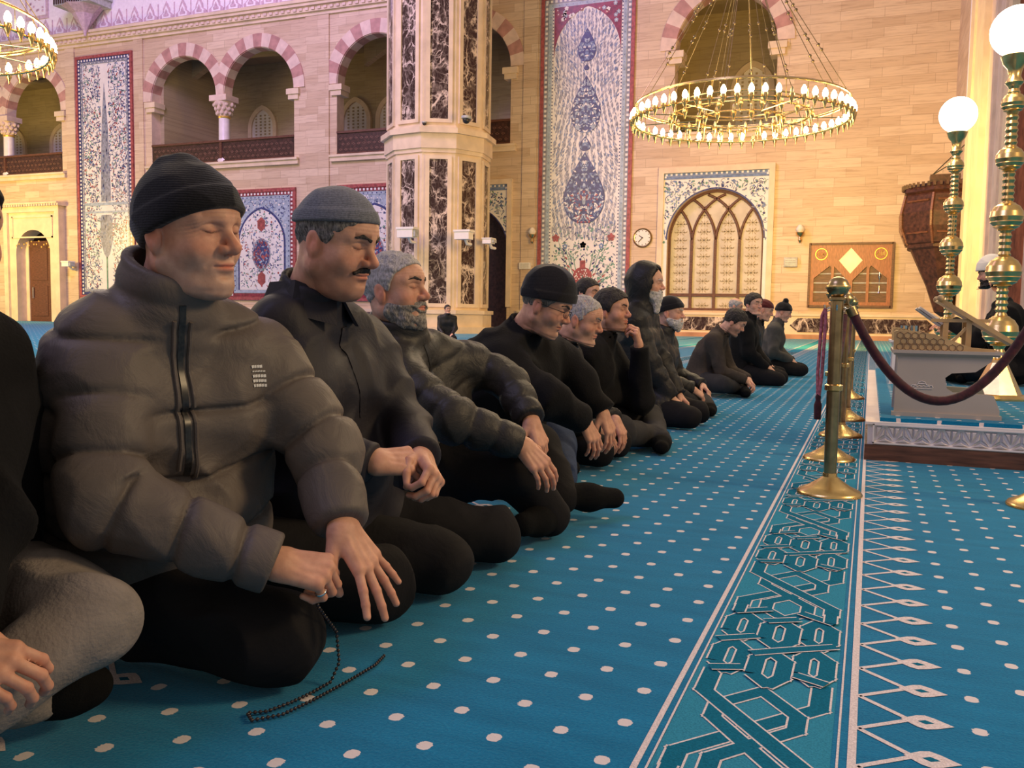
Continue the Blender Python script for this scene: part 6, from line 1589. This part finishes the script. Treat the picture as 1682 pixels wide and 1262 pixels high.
# folding book rest
t = thing('book_rest', 'pale wooden folding book rest with a sloping board on the desk', 'book rest', (.45, 5.35, .572))
zt = .572
def slab(mb, a, b, y0, y1, th):
    a, b = Vector((a[0], 0, a[1])), Vector((b[0], 0, b[1])); d = (b-a).normalized(); n = Vector((-d.z, 0, d.x))*th/2
    vs = []
    for y in (y0, y1):
        for q in (a-n, b-n, b+n, a+n): vs.append((q.x, y, q.z))
    mb.add(vs, [(0, 1, 2, 3), (4, 7, 6, 5), (0, 4, 5, 1), (1, 5, 6, 2), (2, 6, 7, 3), (3, 7, 4, 0)])
m = MB().mat('pale_wood'); slab(m, (.335, zt+.27), (.70, zt+.04), 5.20, 5.50, .022); m.build('sloping_board', t)
for a in ((.36, 5.22), (.47, 5.22), (.36, 5.44), (.47, 5.44)): MB().mat('pale_wood').box(a[0], a[0]+.025, a[1], a[1]+.03, zt, zt+.15).build('leg', t)
MB().mat('pale_wood').box(.30, .58, 5.218, 5.252, zt+.15, zt+.168).build('rail', t)
m = MB().mat('pale_wood'); slab(m, (.385, zt+.02), (.47, zt+.12), 5.225, 5.245, .014); m.build('brace', t)
m = MB().mat('pale_wood').sphere((.338, 5.20, zt+.275), .018, 10, 8).sphere((.338, 5.50, zt+.275), .018, 10, 8); m.build('knob', t, smooth=60)
# open book leaning on the desk
t = thing('open_book', 'open book with grey cover held up above the reader\'s hands', 'book', (.30, 5.55, .70))
m = MB().mat('grey_box'); slab(m, (.235, .795), (.36, .70), 5.42, 5.60, .008); slab(m, (.245, .80), (.38, .71), 5.61, 5.80, .008); m.build('cover', t)
m = MB().mat('paper'); slab(m, (.25, .800), (.37, .71), 5.43, 5.59, .012); slab(m, (.26, .805), (.39, .72), 5.62, 5.79, .012); m.build('pages', t)
for k, (xx, yy) in enumerate(((.26, 7.95), (.34, 8.0))):
    t = thing('drinking_glass', ['small glass on the cream desk, left one', 'small glass on the cream desk, right one'][k], 'glass', (xx, yy, .572)); MB().mat('chrome').lathe([(.026, .573), (.032, .69), (.029, .69), (.022, .59)], (xx, yy, 0), 12).build('glass', t, smooth=40)
# tall candle-style lamps with globes
def lamp(x, y, z, lb):
    t = thing('globe_lamp', lb, 'standing lamp', (x, y, z), 'tall brass globe lamps')
    MB().mat('brass').lathe([(.20, 0), (.20, .012), (.17, .03), (.15, .035), (.055, .24), (.05, .26)], (x, y, z), 8).build('base', t)
    pr = []
    def ball(zc, r, ps):
        for k in range(9):
            a = -PI/2+PI*(k+.5)/9; q = (max(r*math.cos(a), .034), zc+r*math.sin(a)*.95); ps.append(q); ps.append((q[0]-.003, q[1]+.006))
    zc_ = [(.446, .112), (.836, .110), (1.192, .103), (1.565, .088), (1.92, .073)]
    MB().mat('brass').lathe([(.030, .25)]+[(.030+(.009 if i % 2 else 0), .25+i*.02) for i in range(1, 94)]+[(.030, 2.14)], (x, y, z), 20).build('pole', t, smooth=25)
    for zc, r in zc_:
        ps = []; ball(zc, r, ps); MB().mat('brass').lathe(ps, (x, y, z), 24).build('ball', t, smooth=30)
    MB().mat('brass').lathe([(.03, 2.02), (.055, 2.05), (.035, 2.09), (.045, 2.14), (.07, 2.17), (.088, 2.22), (.075, 2.23)], (x, y, z), 24).build('globe_holder', t, smooth=40)
    MB().mat('lamp_globe').sphere((x, y, z+2.376), .160, 28, 18).build('globe', t, smooth=80)
    l = bpy.data.lights.new('globe_light', 'POINT'); l.energy = 16; l.color = (1, .80, .50); l.shadow_soft_size = .16
    o = bpy.data.objects.new('globe_light', l); COL.objects.link(o); o.location = (x-.28, y-.28, z+2.4)
    return t
lamp(.795, 6.62, .22, 'taller-looking nearer brass lamp with glowing globe at right edge')
lamp(.655, 9.07, .22, 'farther brass lamp with glowing globe left of the big one')

# ------------------------------------------------------------------ prayer beads of the man in the quilted jacket
hw_, hA, hs_, hpr = m1['hands']['r']
q0 = hw_+hA@(np.array([.085, -.005, -.045])*hs_)
pts = [V(*q0), V(max(q0[0], -.95), q0[1]+.005, q0[2]-.03), V(-.938, 1.43, .10), V(-.932, 1.43, .04), V(-.938, 1.41, .008), V(-.945, 1.36, .006), V(-.955, 1.31, .006), V(-.972, 1.26, .006), V(-1.0, 1.24, .006), V(-.975, 1.22, .006), V(-.94, 1.26, .006), V(-.925, 1.33, .006), V(-.912, 1.43, .006), V(-.905, 1.52, .006), V(-.915, 1.58, .006)]
t = thing('prayer_beads', 'dark prayer beads hanging from the fist onto the blue carpet', 'beads', (-.92, 1.45, 0))
P_ = []
for i in range(len(pts)-1):
    for k in range(6): P_.append(pts[i]+(pts[i+1]-pts[i])*k/6)
MB().mat('bead').tube(P_, .0010, 5).build('cord', t)
Ls = np.concatenate([[0], np.cumsum(np.linalg.norm(np.diff(np.array(P_), axis=0), axis=1))]); nbd = 90
bead0 = None
for k in range(nbd):
    s_ = Ls[-1]*k/(nbd-1); p = np.array([np.interp(s_, Ls, np.array(P_)[:, j]) for j in range(3)])
    if bead0 is None: bead0 = MB().mat('bead').sphere((0, 0, 0), .0036, 8, 6).build('bead', None, smooth=80); bead0.parent = t; o = bead0
    else: o = bead0.copy(); COL.objects.link(o)
    o.location = tuple(p-V(-.92, 1.45, 0))
# signet ring on the same hand
seg = [s for s in hpr if s[4] == 4][0]; c = hw_+hA@((seg[0]*.45+seg[1]*.55)*hs_); dr = hA@unit(seg[1]-seg[0]); z_ = unit(np.cross(dr, hA[:, 1])); y_ = np.cross(z_, dr)
MB().mat('chrome').tube([tuple(c+(y_*math.cos(a)+z_*math.sin(a))*.0095) for a in [2*PI*k/16 for k in range(16)]], .0022, 6, closed=True).build('ring', m1['root'], smooth=60)
